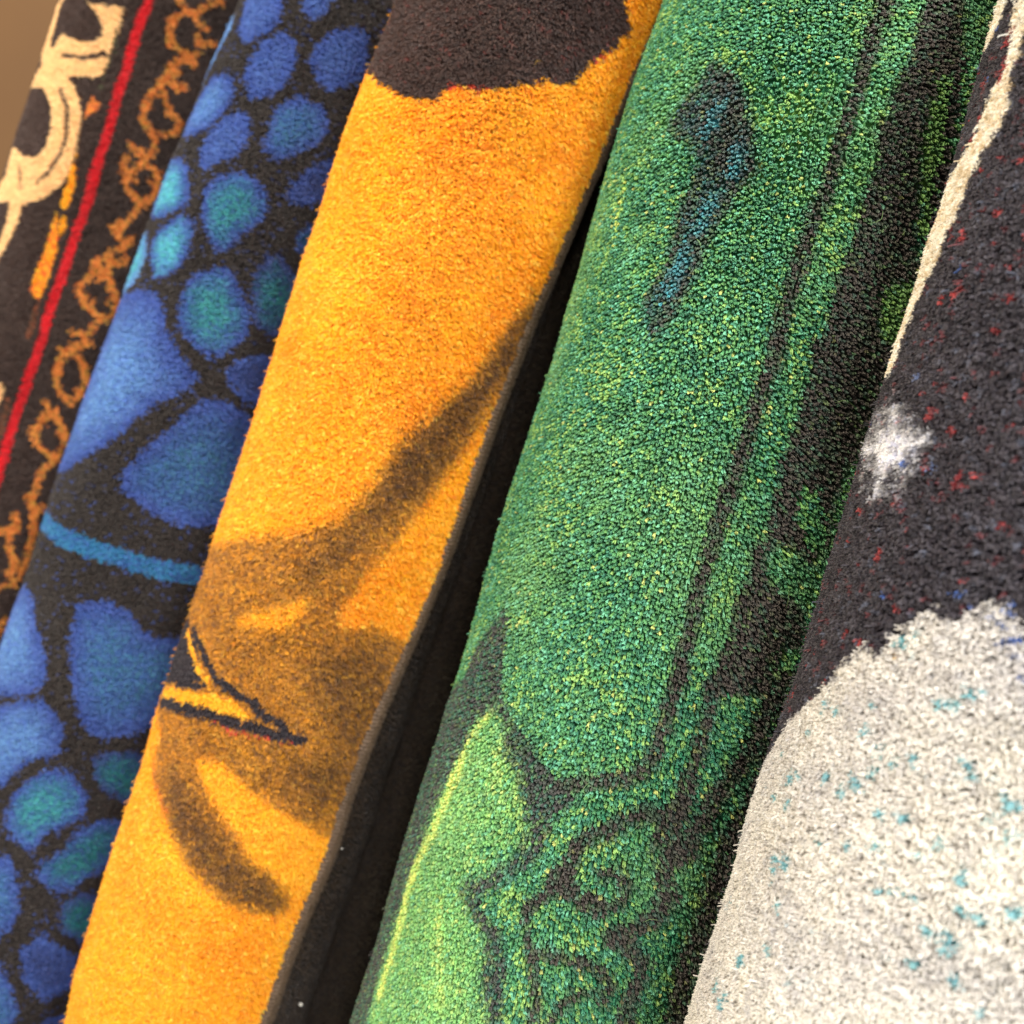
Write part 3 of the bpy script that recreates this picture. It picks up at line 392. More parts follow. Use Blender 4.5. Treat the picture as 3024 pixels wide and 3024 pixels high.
['p',[[25.2,-457.5],[31,-463.3],[43.7,-466.5],[48.9,-455.2],[39.2,-444.4],[31.6,-437.3],[20.2,-427.4],[12.9,-428.2],[11.4,-434.7],[15.6,-444]],'blue','scale',1,1.1,'slate'],
['p',[[25.2,838.1],[31,832.3],[43.7,829.1],[48.9,840.4],[39.2,851.2],[31.6,858.3],[20.2,868.2],[12.9,867.4],[11.4,860.9],[15.6,851.6]],'blue','scale',1,1.1,'slate'],
['p',[[195.8,190.3],[201.6,184.5],[214.3,181.3],[219.5,192.6],[209.8,203.4],[202.2,210.5],[190.8,220.4],[183.5,219.6],[182,213.1],[186.2,203.8]],'blue','scale',1,1.1,'slate'],
['p',[[-145.4,190.3],[-139.6,184.5],[-126.9,181.3],[-121.7,192.6],[-131.4,203.4],[-139,210.5],[-150.4,220.4],[-157.7,219.6],[-159.2,213.1],[-155,203.8]],'blue','scale',1,1.1,'slate'],
['p',[[-41.4,-404.1],[-30.8,-397.4],[-27.8,-386],[-27.7,-375.1],[-35.8,-367],[-46.4,-363.7],[-56.1,-372.4],[-62.8,-382.9],[-58.3,-391.5],[-47.4,-398]],'blue','scale',1,1.1,'aqua'],
['p',[[-41.4,891.5],[-30.8,898.2],[-27.8,909.6],[-27.7,920.5],[-35.8,928.6],[-46.4,931.9],[-56.1,923.2],[-62.8,912.7],[-58.3,904.1],[-47.4,897.6]],'blue','scale',1,1.1,'aqua'],
['p',[[129.2,243.7],[139.8,250.4],[142.8,261.8],[142.9,272.7],[134.8,280.8],[124.2,284.1],[114.5,275.4],[107.8,264.9],[112.3,256.3],[123.2,249.8]],'blue','scale',1,1.1,'aqua'],
['p',[[-212,243.7],[-201.4,250.4],[-198.4,261.8],[-198.3,272.7],[-206.4,280.8],[-217,284.1],[-226.7,275.4],[-233.4,264.9],[-228.9,256.3],[-218,249.8]],'blue','scale',1,1.1,'aqua'],
['p',[[-80.5,-388.7],[-65.1,-379.7],[-62.3,-372.8],[-62.9,-363.3],[-75.2,-352.7],[-90.4,-349.7],[-93.3,-373.4],[-92.5,-388.2]],'sky','scale',1,1.1,'aqua'],
['p',[[-80.5,906.9],[-65.1,915.9],[-62.3,922.8],[-62.9,932.3],[-75.2,942.9],[-90.4,945.9],[-93.3,922.2],[-92.5,907.4]],'sky','scale',1,1.1,'aqua'],
['p',[[90.1,259.1],[105.5,268.1],[108.3,275],[107.7,284.5],[95.4,295.1],[80.2,298.1],[77.3,274.4],[78.1,259.6]],'sky','scale',1,1.1,'aqua'],
['p',[[-251.1,259.1],[-235.7,268.1],[-232.9,275],[-233.5,284.5],[-245.8,295.1],[-261,298.1],[-263.9,274.4],[-263.1,259.6]],'sky','scale',1,1.1,'aqua'],
['p',[[30.1,-422.7],[38.8,-432.5],[52.6,-437.4],[59.5,-416.5],[48.2,-404],[35.4,-403.4],[28.5,-405.4],[24.2,-411.6]],'blue','scale',1,1.1,'deepteal'],
['p',[[30.1,872.9],[38.8,863.1],[52.6,858.2],[59.5,879.1],[48.2,891.6],[35.4,892.2],[28.5,890.2],[24.2,884]],'blue','scale',1,1.1,'deepteal'],
['p',[[200.7,225.1],[209.4,215.3],[223.2,210.4],[230.1,231.3],[218.8,243.8],[206,244.4],[199.1,242.4],[194.8,236.2]],'blue','scale',1,1.1,'deepteal'],
['p',[[-140.5,225.1],[-131.8,215.3],[-118,210.4],[-111.1,231.3],[-122.4,243.8],[-135.2,244.4],[-142.1,242.4],[-146.4,236.2]],'blue','scale',1,1.1,'deepteal'],
['p',[[18.2,-400.8],[26,-396.1],[33.9,-391.4],[43.4,-383.2],[45.8,-371.4],[39.2,-360.6],[28.5,-356.4],[22.6,-359],[16.9,-366.7],[12.8,-378.2],[11.5,-389.9]],'slate','scale',1,1.1,'deepteal'],
['p',[[18.2,894.8],[26,899.5],[33.9,904.2],[43.4,912.4],[45.8,924.2],[39.2,935],[28.5,939.2],[22.6,936.6],[16.9,928.9],[12.8,917.4],[11.5,905.7]],'slate','scale',1,1.1,'deepteal'],
['p',[[188.8,247],[196.6,251.7],[204.5,256.4],[214,264.6],[216.4,276.4],[209.8,287.2],[199.1,291.4],[193.2,288.8],[187.5,281.1],[183.4,269.6],[182.1,257.9]],'slate','scale',1,1.1,'deepteal'],
['p',[[-152.4,247],[-144.6,251.7],[-136.7,256.4],[-127.2,264.6],[-124.8,276.4],[-131.4,287.2],[-142.1,291.4],[-148,288.8],[-153.7,281.1],[-157.8,269.6],[-159.1,257.9]],'slate','scale',1,1.1,'deepteal'],
['p',[[-6.4,-383.8],[2.5,-379.2],[10.4,-371.2],[17.8,-364.1],[20.4,-354.1],[15.6,-343.1],[7.1,-334.1],[-2.3,-334.9],[-11.9,-340.5],[-18.8,-346.3],[-21.4,-357.8],[-22,-367.7],[-16.5,-376.4],[-10.1,-379.6]],'blue','scale',1,1.1,'teal'],
['p',[[-6.4,911.8],[2.5,916.4],[10.4,924.4],[17.8,931.5],[20.4,941.5],[15.6,952.5],[7.1,961.5],[-2.3,960.7],[-11.9,955.1],[-18.8,949.3],[-21.4,937.8],[-22,927.9],[-16.5,919.2],[-10.1,916]],'blue','scale',1,1.1,'teal'],
['p',[[164.2,264],[173.1,268.6],[181,276.6],[188.4,283.7],[191,293.7],[186.2,304.7],[177.7,313.7],[168.3,312.9],[158.7,307.3],[151.8,301.5],[149.2,290],[148.6,280.1],[154.1,271.4],[160.5,268.2]],'blue','scale',1,1.1,'teal'],
['p',[[-177,264],[-168.1,268.6],[-160.2,276.6],[-152.8,283.7],[-150.2,293.7],[-155,304.7],[-163.5,313.7],[-172.9,312.9],[-182.5,307.3],[-189.4,301.5],[-192,290],[-192.6,280.1],[-187.1,271.4],[-180.7,268.2]],'blue','scale',1,1.1,'teal'],
['p',[[-54.7,-356],[-39.4,-356.9],[-30.7,-350.8],[-25,-341.2],[-14.5,-333.4],[-5.3,-326.6],[3.7,-322],[0.4,-314.6],[-6.5,-305.8],[-15.7,-299.2],[-16.7,-293.8],[-23.9,-286.2],[-24.7,-280.1],[-35.5,-269.1],[-46.3,-259.4],[-65.7,-247.1],[-87.9,-241.1],[-94,-250],[-91.2,-270.7],[-90.7,-300.3],[-91.6,-329],[-87.6,-348]],'blue','scale',1,1.1,'sky'],
['p',[[-54.7,939.6],[-39.4,938.7],[-30.7,944.8],[-25,954.4],[-14.5,962.2],[-5.3,969],[3.7,973.6],[0.4,981],[-6.5,989.8],[-15.7,996.4],[-16.7,1001.8],[-23.9,1009.4],[-24.7,1015.5],[-35.5,1026.5],[-46.3,1036.2],[-65.7,1048.5],[-87.9,1054.5],[-94,1045.6],[-91.2,1024.9],[-90.7,995.3],[-91.6,966.6],[-87.6,947.6]],'blue','scale',1,1.1,'sky'],
['p',[[115.9,291.8],[131.2,290.9],[139.9,297],[145.6,306.6],[156.1,314.4],[165.3,321.2],[174.3,325.8],[171,333.2],[164.1,342],[154.9,348.6],[153.9,354],[146.7,361.6],[145.9,367.7],[135.1,378.7],[124.3,388.4],[104.9,400.7],[82.7,406.7],[76.6,397.8],[79.4,377.1],[79.9,347.5],[79,318.8],[83,299.8]],'blue','scale',1,1.1,'sky'],
['p',[[-225.3,291.8],[-210,290.9],[-201.3,297],[-195.6,306.6],[-185.1,314.4],[-175.9,321.2],[-166.9,325.8],[-170.2,333.2],[-177.1,342],[-186.3,348.6],[-187.3,354],[-194.5,361.6],[-195.3,367.7],[-206.1,378.7],[-216.9,388.4],[-236.3,400.7],[-258.5,406.7],[-264.6,397.8],[-261.8,377.1],[-261.3,347.5],[-262.2,318.8],[-258.2,299.8]],'blue','scale',1,1.1,'sky'],
['p',[[22.1,-341.5],[34,-347.2],[45.1,-345.5],[51,-331.3],[44.2,-318.5],[30.8,-318.5],[22.1,-323.1],[17.2,-328.3],[18,-336.8]],'blue','scale',1,1.1,'slate'],
['p',[[22.1,954.1],[34,948.4],[45.1,950.1],[51,964.3],[44.2,977.1],[30.8,977.1],[22.1,972.5],[17.2,967.3],[18,958.8]],'blue','scale',1,1.1,'slate'],
['p',[[192.7,306.3],[204.6,300.6],[215.7,302.3],[221.6,316.5],[214.8,329.3],[201.4,329.3],[192.7,324.7],[187.8,319.5],[188.6,311]],'blue','scale',1,1.1,'slate'],
['p',[[-148.5,306.3],[-136.6,300.6],[-125.5,302.3],[-119.6,316.5],[-126.4,329.3],[-139.8,329.3],[-148.5,324.7],[-153.4,319.5],[-152.6,311]],'blue','scale',1,1.1,'slate'],
['p',[[16.9,-316],[27.1,-315],[44.3,-310.4],[58.9,-292.3],[62.1,-265],[49.8,-250.7],[36.1,-245],[22.4,-242.1],[8.1,-241.7],[-5.3,-246.5],[-14.6,-248.6],[-18.9,-254.3],[-16,-265.2],[-9,-278.5],[0.4,-294.2],[5.7,-306.4]],'blue','scale',1,1.1,'steel'],
['p',[[16.9,979.6],[27.1,980.6],[44.3,985.2],[58.9,1003.3],[62.1,1030.6],[49.8,1044.9],[36.1,1050.6],[22.4,1053.5],[8.1,1053.9],[-5.3,1049.1],[-14.6,1047],[-18.9,1041.3],[-16,1030.4],[-9,1017.1],[0.4,1001.4],[5.7,989.2]],'blue','scale',1,1.1,'steel'],
['p',[[187.5,331.8],[197.7,332.8],[214.9,337.4],[229.5,355.5],[232.7,382.8],[220.4,397.1],[206.7,402.8],[193,405.7],[178.7,406.1],[165.3,401.3],[156,399.2],[151.7,393.5],[154.6,382.6],[161.6,369.3],[171,353.6],[176.3,341.4]],'blue','scale',1,1.1,'steel'],
['p',[[-153.7,331.8],[-143.5,332.8],[-126.3,337.4],[-111.7,355.5],[-108.5,382.8],[-120.8,397.1],[-134.5,402.8],[-148.2,405.7],[-162.5,406.1],[-175.9,401.3],[-185.2,399.2],[-189.5,393.5],[-186.6,382.6],[-179.6,369.3],[-170.2,353.6],[-164.9,341.4]],'blue','scale',1,1.1,'steel'],
['l',[[77.7,435.3],[98.4,433.7],[126.4,435.8],[151,434.5],[167,433.2],[182.1,433.8],[196.1,432.7],[211.2,430.7],[236.9,429]],'cyanblue','stripe',1,0.7,10.87],
['l',[[-263.5,435.3],[-242.8,433.7],[-214.8,435.8],[-190.2,434.5],[-174.2,433.2],[-159.1,433.8],[-145.1,432.7],[-130,430.7],[-104.3,429]],'cyanblue','stripe',1,0.7,10.87],
['p',[[-76.9,-175],[-55.7,-173],[-43.9,-161.6],[-31.3,-151.5],[-22.4,-137],[-27.8,-126.7],[-43.3,-117.1],[-71.6,-109.9],[-95.7,-122.6],[-91.5,-135.5],[-89.5,-159.2]],'blue','scale',1,1.1,'sky'],
['p',[[-76.9,1120.6],[-55.7,1122.6],[-43.9,1134],[-31.3,1144.1],[-22.4,1158.6],[-27.8,1168.9],[-43.3,1178.5],[-71.6,1185.7],[-95.7,1173],[-91.5,1160.1],[-89.5,1136.4]],'blue','scale',1,1.1,'sky'],
['p',[[93.7,472.8],[114.9,474.8],[126.7,486.2],[139.3,496.3],[148.2,510.8],[142.8,521.1],[127.3,530.7],[99,537.9],[74.9,525.2],[79.1,512.3],[81.1,488.6]],'blue','scale',1,1.1,'sky'],
['p',[[-247.5,472.8],[-226.3,474.8],[-214.5,486.2],[-201.9,496.3],[-193,510.8],[-198.4,521.1],[-213.9,530.7],[-242.2,537.9],[-266.3,525.2],[-262.1,512.3],[-260.1,488.6]],'blue','scale',1,1.1,'sky'],
['p',[[-21.8,-180.7],[-3.8,-189.4],[8.9,-187.7],[20.2,-180.4],[27.6,-178.6],[51.9,-183.1],[69.9,-162.3],[52.9,-137.3],[30.9,-121.8],[18.2,-115],[7.3,-120.2],[-0.1,-129.7],[-8.3,-142.5],[-16.4,-158.5]],'blue','scale',1,1.1,'steel'],
['p',[[-21.8,1114.9],[-3.8,1106.2],[8.9,1107.9],[20.2,1115.2],[27.6,1117],[51.9,1112.5],[69.9,1133.3],[52.9,1158.3],[30.9,1173.8],[18.2,1180.6],[7.3,1175.4],[-0.1,1165.9],[-8.3,1153.1],[-16.4,1137.1]],'blue','scale',1,1.1,'steel'],
['p',[[148.8,467.1],[166.8,458.4],[179.5,460.1],[190.8,467.4],[198.2,469.2],[222.5,464.7],[240.5,485.5],[223.5,510.5],[201.5,526],[188.8,532.8],[177.9,527.6],[170.5,518.1],[162.3,505.3],[154.2,489.3]],'blue','scale',1,1.1,'steel'],
['p',[[-192.4,467.1],[-174.4,458.4],[-161.7,460.1],[-150.4,467.4],[-143,469.2],[-118.7,464.7],[-100.7,485.5],[-117.7,510.5],[-139.7,526],[-152.4,532.8],[-163.3,527.6],[-170.7,518.1],[-178.9,505.3],[-187,489.3]],'blue','scale',1,1.1,'steel'],
['p',[[-34.5,-120.3],[-21.8,-126.6],[-11.7,-122.2],[-2.6,-115],[-0.4,-105],[-5.1,-96.8],[-14.7,-92],[-21.4,-83.8],[-27.1,-71.5],[-37.6,-61.2],[-59.3,-66.8],[-71.9,-89.4],[-47.6,-111.6]],'blue','scale',1,1.1,'sky'],
['p',[[-34.5,1175.3],[-21.8,1169],[-11.7,1173.4],[-2.6,1180.6],[-0.4,1190.6],[-5.1,1198.8],[-14.7,1203.6],[-21.4,1211.8],[-27.1,1224.1],[-37.6,1234.4],[-59.3,1228.8],[-71.9,1206.2],[-47.6,1184]],'blue','scale',1,1.1,'sky'],
['p',[[136.1,527.5],[148.8,521.2],[158.9,525.6],[168,532.8],[170.2,542.8],[165.5,551],[155.9,555.8],[149.2,564],[143.5,576.3],[133,586.6],[111.3,581],[98.7,558.4],[123,536.2]],'blue','scale',1,1.1,'sky'],
['p',[[-205.1,527.5],[-192.4,521.2],[-182.3,525.6],[-173.2,532.8],[-171,542.8],[-175.7,551],[-185.3,555.8],[-192,564],[-197.7,576.3],[-208.2,586.6],[-229.9,581],[-242.5,558.4],[-218.2,536.2]],'blue','scale',1,1.1,'sky'],
['p',[[6.1,-94.3],[15.2,-87.3],[22.4,-79.4],[23.3,-69.9],[15.5,-63.6],[5.9,-53.1],[1.7,-44.3],[-5.6,-43.7],[-17.4,-50.7],[-21.4,-57.6],[-18.6,-69.7],[-14,-80.3],[-5.1,-90.3]],'blue','scale',1,1.1,'teal'],
['p',[[6.1,1201.3],[15.2,1208.3],[22.4,1216.2],[23.3,1225.7],[15.5,1232],[5.9,1242.5],[1.7,1251.3],[-5.6,1251.9],[-17.4,1244.9],[-21.4,1238],[-18.6,1225.9],[-14,1215.3],[-5.1,1205.3]],'blue','scale',1,1.1,'teal'],
['p',[[176.7,553.5],[185.8,560.5],[193,568.4],[193.9,577.9],[186.1,584.2],[176.5,594.7],[172.3,603.5],[165,604.1],[153.2,597.1],[149.2,590.2],[152,578.1],[156.6,567.5],[165.5,557.5]],'blue','scale',1,1.1,'teal'],
['p',[[-164.5,553.5],[-155.4,560.5],[-148.2,568.4],[-147.3,577.9],[-155.1,584.2],[-164.7,594.7],[-168.9,603.5],[-176.2,604.1],[-188,597.1],[-192,590.2],[-189.2,578.1],[-184.6,567.5],[-175.7,557.5]],'blue','scale',1,1.1,'teal'],
['p',[[16.1,-103.9],[24.8,-110.6],[37.7,-113.4],[52.1,-106.5],[55.7,-88.8],[47.1,-82.6],[39,-82.7],[25.7,-87.9],[18.5,-95.9]],'slate','scale',1,1.1,'deepteal'],
['p',[[16.1,1191.7],[24.8,1185],[37.7,1182.2],[52.1,1189.1],[55.7,1206.8],[47.1,1213],[39,1212.9],[25.7,1207.7],[18.5,1199.7]],'slate','scale',1,1.1,'deepteal'],
['p',[[186.7,543.9],[195.4,537.2],[208.3,534.4],[222.7,541.3],[226.3,559],[217.7,565.2],[209.6,565.1],[196.3,559.9],[189.1,551.9]],'slate','scale',1,1.1,'deepteal'],
['p',[[-154.5,543.9],[-145.8,537.2],[-132.9,534.4],[-118.5,541.3],[-114.9,559],[-123.5,565.2],[-131.6,565.1],[-144.9,559.9],[-152.1,551.9]],'slate','scale',1,1.1,'deepteal'],
['p',[[31.8,-70.6],[43.2,-72.2],[48.5,-65.2],[48.9,-54.4],[42.5,-43.4],[33.9,-34],[25.3,-25.1],[17.4,-25.3],[8.1,-31.9],[9.1,-40.5],[16,-46.7],[21.5,-59.8]],'blue','scale',1,1.1,'deepteal'],
['p',[[31.8,1225],[43.2,1223.4],[48.5,1230.4],[48.9,1241.2],[42.5,1252.2],[33.9,1261.6],[25.3,1270.5],[17.4,1270.3],[8.1,1263.7],[9.1,1255.1],[16,1248.9],[21.5,1235.8]],'blue','scale',1,1.1,'deepteal'],
['p',[[202.4,577.2],[213.8,575.6],[219.1,582.6],[219.5,593.4],[213.1,604.4],[204.5,613.8],[195.9,622.7],[188,622.5],[178.7,615.9],[179.7,607.3],[186.6,601.1],[192.1,588]],'blue','scale',1,1.1,'deepteal'],
['p',[[-138.8,577.2],[-127.4,575.6],[-122.1,582.6],[-121.7,593.4],[-128.1,604.4],[-136.7,613.8],[-145.3,622.7],[-153.2,622.5],[-162.5,615.9],[-161.5,607.3],[-154.6,601.1],[-149.1,588]],'blue','scale',1,1.1,'deepteal'],
['p',[[-22.3,-29.2],[-9.6,-36.8],[-3.9,-30.7],[3.3,-19.8],[7.6,-10.9],[5.9,1.2],[-4.3,13.5],[-19.2,11.7],[-27.3,-10.9]],'blue','scale',1,1.1,'steel'],
['p',[[-22.3,1266.4],[-9.6,1258.8],[-3.9,1264.9],[3.3,1275.8],[7.6,1284.7],[5.9,1296.8],[-4.3,1309.1],[-19.2,1307.3],[-27.3,1284.7]],'blue','scale',1,1.1,'steel'],
['p',[[148.3,618.6],[161,611],[166.7,617.1],[173.9,628],[178.2,636.9],[176.5,649],[166.3,661.3],[151.4,659.5],[143.3,636.9]],'blue','scale',1,1.1,'steel'],
['p',[[-192.9,618.6],[-180.2,611],[-174.5,617.1],[-167.3,628],[-163,636.9],[-164.7,649],[-174.9,661.3],[-189.8,659.5],[-197.9,636.9]],'blue','scale',1,1.1,'steel'],
['p',[[33.1,-27.6],[43.9,-27.9],[56.1,-20.1],[57.5,-5.1],[46.4,1.5],[32.8,-3.5],[27.5,-13.1],[28.4,-21.6]],'slate','scale',1,1.1,'deepteal'],
['p',[[33.1,1268],[43.9,1267.7],[56.1,1275.5],[57.5,1290.5],[46.4,1297.1],[32.8,1292.1],[27.5,1282.5],[28.4,1274]],'slate','scale',1,1.1,'deepteal'],
['p',[[203.7,620.2],[214.5,619.9],[226.7,627.7],[228.1,642.7],[217,649.3],[203.4,644.3],[198.1,634.7],[199,626.2]],'slate','scale',1,1.1,'deepteal'],
['p',[[-137.5,620.2],[-126.7,619.9],[-114.5,627.7],[-113.1,642.7],[-124.2,649.3],[-137.8,644.3],[-143.1,634.7],[-142.2,626.2]],'slate','scale',1,1.1,'deepteal'],
['p',[[22.4,-2.5],[33,2.9],[44.6,8.1],[46.9,14.5],[48.4,27.7],[40.8,34.6],[32,34.4],[22.9,27.3],[16.8,18],[15.3,7.8]],'blue','scale',1,1.1,'slate'],
['p',[[22.4,1293.1],[33,1298.5],[44.6,1303.7],[46.9,1310.1],[48.4,1323.3],[40.8,1330.2],[32,1330],[22.9,1322.9],[16.8,1313.6],[15.3,1303.4]],'blue','scale',1,1.1,'slate'],
['p',[[193,645.3],[203.6,650.7],[215.2,655.9],[217.5,662.3],[219,675.5],[211.4,682.4],[202.6,682.2],[193.5,675.1],[187.4,665.8],[185.9,655.6]],'blue','scale',1,1.1,'slate'],
['p',[[-148.2,645.3],[-137.6,650.7],[-126,655.9],[-123.7,662.3],[-122.2,675.5],[-129.8,682.4],[-138.6,682.2],[-147.7,675.1],[-153.8,665.8],[-155.3,655.6]],'blue','scale',1,1.1,'slate'],
['p',[[0.4,20.2],[11.3,25],[19.6,34.6],[26.3,46.2],[23.9,53.4],[17.5,68.8],[2.1,65],[-5.9,37.9]],'blue','scale',1,1.1,'steel'],
['p',[[0.4,1315.8],[11.3,1320.6],[19.6,1330.2],[26.3,1341.8],[23.9,1349],[17.5,1364.4],[2.1,1360.6],[-5.9,1333.5]],'blue','scale',1,1.1,'steel'],
['p',[[171,668],[181.9,672.8],[190.2,682.4],[196.9,694],[194.5,701.2],[188.1,716.6],[172.7,712.8],[164.7,685.7]],'blue','scale',1,1.1,'steel'],
['p',[[-170.2,668],[-159.3,672.8],[-151,682.4],[-144.3,694],[-146.7,701.2],[-153.1,716.6],[-168.5,712.8],[-176.5,685.7]],'blue','scale',1,1.1,'steel'],
['p',[[42.9,46.6],[49.1,44.3],[62.5,52.3],[63.2,69.2],[49.9,69.9],[37.9,57.9],[38.6,51.2]],'blue','scale',1,1.1,'slate'],
['p',[[42.9,1342.2],[49.1,1339.9],[62.5,1347.9],[63.2,1364.8],[49.9,1365.5],[37.9,1353.5],[38.6,1346.8]],'blue','scale',1,1.1,'slate'],
['p',[[213.5,694.4],[219.7,692.1],[233.1,700.1],[233.8,717],[220.5,717.7],[208.5,705.7],[209.2,699]],'blue','scale',1,1.1,'slate'],
['p',[[-127.7,694.4],[-121.5,692.1],[-108.1,700.1],[-107.4,717],[-120.7,717.7],[-132.7,705.7],[-132,699]],'blue','scale',1,1.1,'slate'],
['p',[[30.6,61.9],[39.3,67.7],[46.5,86.5],[38.5,97.5],[22.1,88.5],[20.9,70.2]],'blue','scale',1,1.1,'steel'],
['p',[[30.6,1357.5],[39.3,1363.3],[46.5,1382.1],[38.5,1393.1],[22.1,1384.1],[20.9,1365.8]],'blue','scale',1,1.1,'steel'],
['p',[[201.2,709.7],[209.9,715.5],[217.1,734.3],[209.1,745.3],[192.7,736.3],[191.5,718]],'blue','scale',1,1.1,'steel'],
['p',[[-140,709.7],[-131.3,715.5],[-124.1,734.3],[-132.1,745.3],[-148.5,736.3],[-149.7,718]],'blue','scale',1,1.1,'steel'],
['p',[[-65.8,123.8],[-74.7,107.3],[-47,107.2],[-31.7,119.9],[-28.6,128.7],[-30.9,136.8],[-38.4,142.7],[-47.1,148],[-57,143.3],[-62.6,135.5]],'blue','scale',1,1.1,'midblue'],
['p',[[-20.9,117.4],[-21.8,105.5],[-8.5,103.5],[-4,111.7],[-4.5,117.9],[-10.1,124.5],[-16.5,122.2]],'blue','scale',1,1.1,'midblue'],
['p',[[-21.8,135.5],[-14.8,138.4],[-9.3,148],[-8,158],[-11.9,166.4],[-20.1,172.8],[-28.2,175.8],[-32.4,169.7],[-37.9,164.8],[-37.9,155.1],[-34.3,145],[-29.9,138.8]],'blue','scale',1,1.1,'midblue'],
['p',[[2.1,126.3],[8.2,121.4],[18.7,117.3],[27.9,138.7],[21,149.2],[13.6,155.6],[4.2,152.7],[-1.8,145.9],[-3.1,135.9]],'blue','scale',1,1.1,'midblue'],
['p',[[-79.5,128.7],[-73.9,136.7],[-76,144.1],[-83.7,159.3],[-86.4,169.8],[-91.7,170.8],[-92.5,153],[-93.6,128.3]],'sky','scale',1,1.1,'sky'],
['p',[[-55.3,165.3],[-43.8,169.4],[-38.6,178.7],[-42.6,187.4],[-48.2,196.7],[-63.7,203.2],[-80.4,201.4],[-89.3,193.5],[-78.2,177.1],[-69.2,167.8]],'blue','scale',1,1.1,'sky'],
['p',[[-28.6,182.8],[-21.8,187],[-17.9,198.2],[-21.7,207.6],[-31.9,214.5],[-35.5,220.4],[-42.8,217.8],[-47.7,210.3],[-46.9,198.7],[-40.1,189.1]],'blue','scale',1,1.1,'midblue'],
['p',[[0,164.9],[10,164.6],[17.5,168.3],[20.6,178.8],[13.5,188.8],[4,199.9],[-2.1,202.5],[-8.2,197.8],[-10.1,188.4],[-11.5,180],[-7.8,170.9]],'blue','scale',1,1.1,'steel'],
['p',[[-63.8,215.8],[-52.6,221.1],[-44.7,230.1],[-40.7,239.5],[-51.6,246.3],[-65.2,251.6],[-75.6,251.8],[-91,242.8],[-92.2,227],[-89.8,216.2]],'blue','scale',1,1.1,'aqua'],
['p',[[-18.3,214.7],[-7.7,214],[1.8,219.4],[7,227.5],[6.2,236],[-2,246.2],[-6.1,256.8],[-12.3,260],[-21.1,252.8],[-28.8,243.9],[-33.4,231.9],[-29.3,222]],'blue','scale',1,1.1,'teal'],
['p',[[25.2,190.3],[31,184.5],[43.7,181.3],[48.9,192.6],[39.2,203.4],[31.6,210.5],[20.2,220.4],[12.9,219.6],[11.4,213.1],[15.6,203.8]],'blue','scale',1,1.1,'slate'],
['p',[[-41.4,243.7],[-30.8,250.4],[-27.8,261.8],[-27.7,272.7],[-35.8,280.8],[-46.4,284.1],[-56.1,275.4],[-62.8,264.9],[-58.3,256.3],[-47.4,249.8]],'blue','scale',1,1.1,'aqua'],
['p',[[-80.5,259.1],[-65.1,268.1],[-62.3,275],[-62.9,284.5],[-75.2,295.1],[-90.4,298.1],[-93.3,274.4],[-92.5,259.6]],'sky','scale',1,1.1,'aqua'],
['p',[[30.1,225.1],[38.8,215.3],[52.6,210.4],[59.5,231.3],[48.2,243.8],[35.4,244.4],[28.5,242.4],[24.2,236.2]],'blue','scale',1,1.1,'deepteal'],
['p',[[18.2,247],[26,251.7],[33.9,256.4],[43.4,264.6],[45.8,276.4],[39.2,287.2],[28.5,291.4],[22.6,288.8],[16.9,281.1],[12.8,269.6],[11.5,257.9]],'slate','scale',1,1.1,'deepteal'],
['p',[[-6.4,264],[2.5,268.6],[10.4,276.6],[17.8,283.7],[20.4,293.7],[15.6,304.7],[7.1,313.7],[-2.3,312.9],[-11.9,307.3],[-18.8,301.5],[-21.4,290],[-22,280.1],[-16.5,271.4],[-10.1,268.2]],'blue','scale',1,1.1,'teal'],
['p',[[-54.7,291.8],[-39.4,290.9],[-30.7,297],[-25,306.6],[-14.5,314.4],[-5.3,321.2],[3.7,325.8],[0.4,333.2],[-6.5,342],[-15.7,348.6],[-16.7,354],[-23.9,361.6],[-24.7,367.7],[-35.5,378.7],[-46.3,388.4],[-65.7,400.7],[-87.9,406.7],[-94,397.8],[-91.2,377.1],[-90.7,347.5],[-91.6,318.8],[-87.6,299.8]],'blue','scale',1,1.1,'sky'],
['p',[[22.1,306.3],[34,300.6],[45.1,302.3],[51,316.5],[44.2,329.3],[30.8,329.3],[22.1,324.7],[17.2,319.5],[18,311]],'blue','scale',1,1.1,'slate'],
['p',[[16.9,331.8],[27.1,332.8],[44.3,337.4],[58.9,355.5],[62.1,382.8],[49.8,397.1],[36.1,402.8],[22.4,405.7],[8.1,406.1],[-5.3,401.3],[-14.6,399.2],[-18.9,393.5],[-16,382.6],[-9,369.3],[0.4,353.6],[5.7,341.4]],'blue','scale',1,1.1,'steel'],
['l',[[-92.9,435.3],[-72.2,433.7],[-44.2,435.8],[-19.6,434.5],[-3.6,433.2],[11.5,433.8],[25.5,432.7],[40.6,430.7],[66.3,429]],'cyanblue','stripe',1,0.7,10.87],
['p',[[-76.9,472.8],[-55.7,474.8],[-43.9,486.2],[-31.3,496.3],[-22.4,510.8],[-27.8,521.1],[-43.3,530.7],[-71.6,537.9],[-95.7,525.2],[-91.5,512.3],[-89.5,488.6]],'blue','scale',1,1.1,'sky'],
['p',[[-21.8,467.1],[-3.8,458.4],[8.9,460.1],[20.2,467.4],[27.6,469.2],[51.9,464.7],[69.9,485.5],[52.9,510.5],[30.9,526],[18.2,532.8],[7.3,527.6],[-0.1,518.1],[-8.3,505.3],[-16.4,489.3]],'blue','scale',1,1.1,'steel'],
['p',[[-34.5,527.5],[-21.8,521.2],[-11.7,525.6],[-2.6,532.8],[-0.4,542.8],[-5.1,551],[-14.7,555.8],[-21.4,564],[-27.1,576.3],[-37.6,586.6],[-59.3,581],[-71.9,558.4],[-47.6,536.2]],'blue','scale',1,1.1,'sky'],
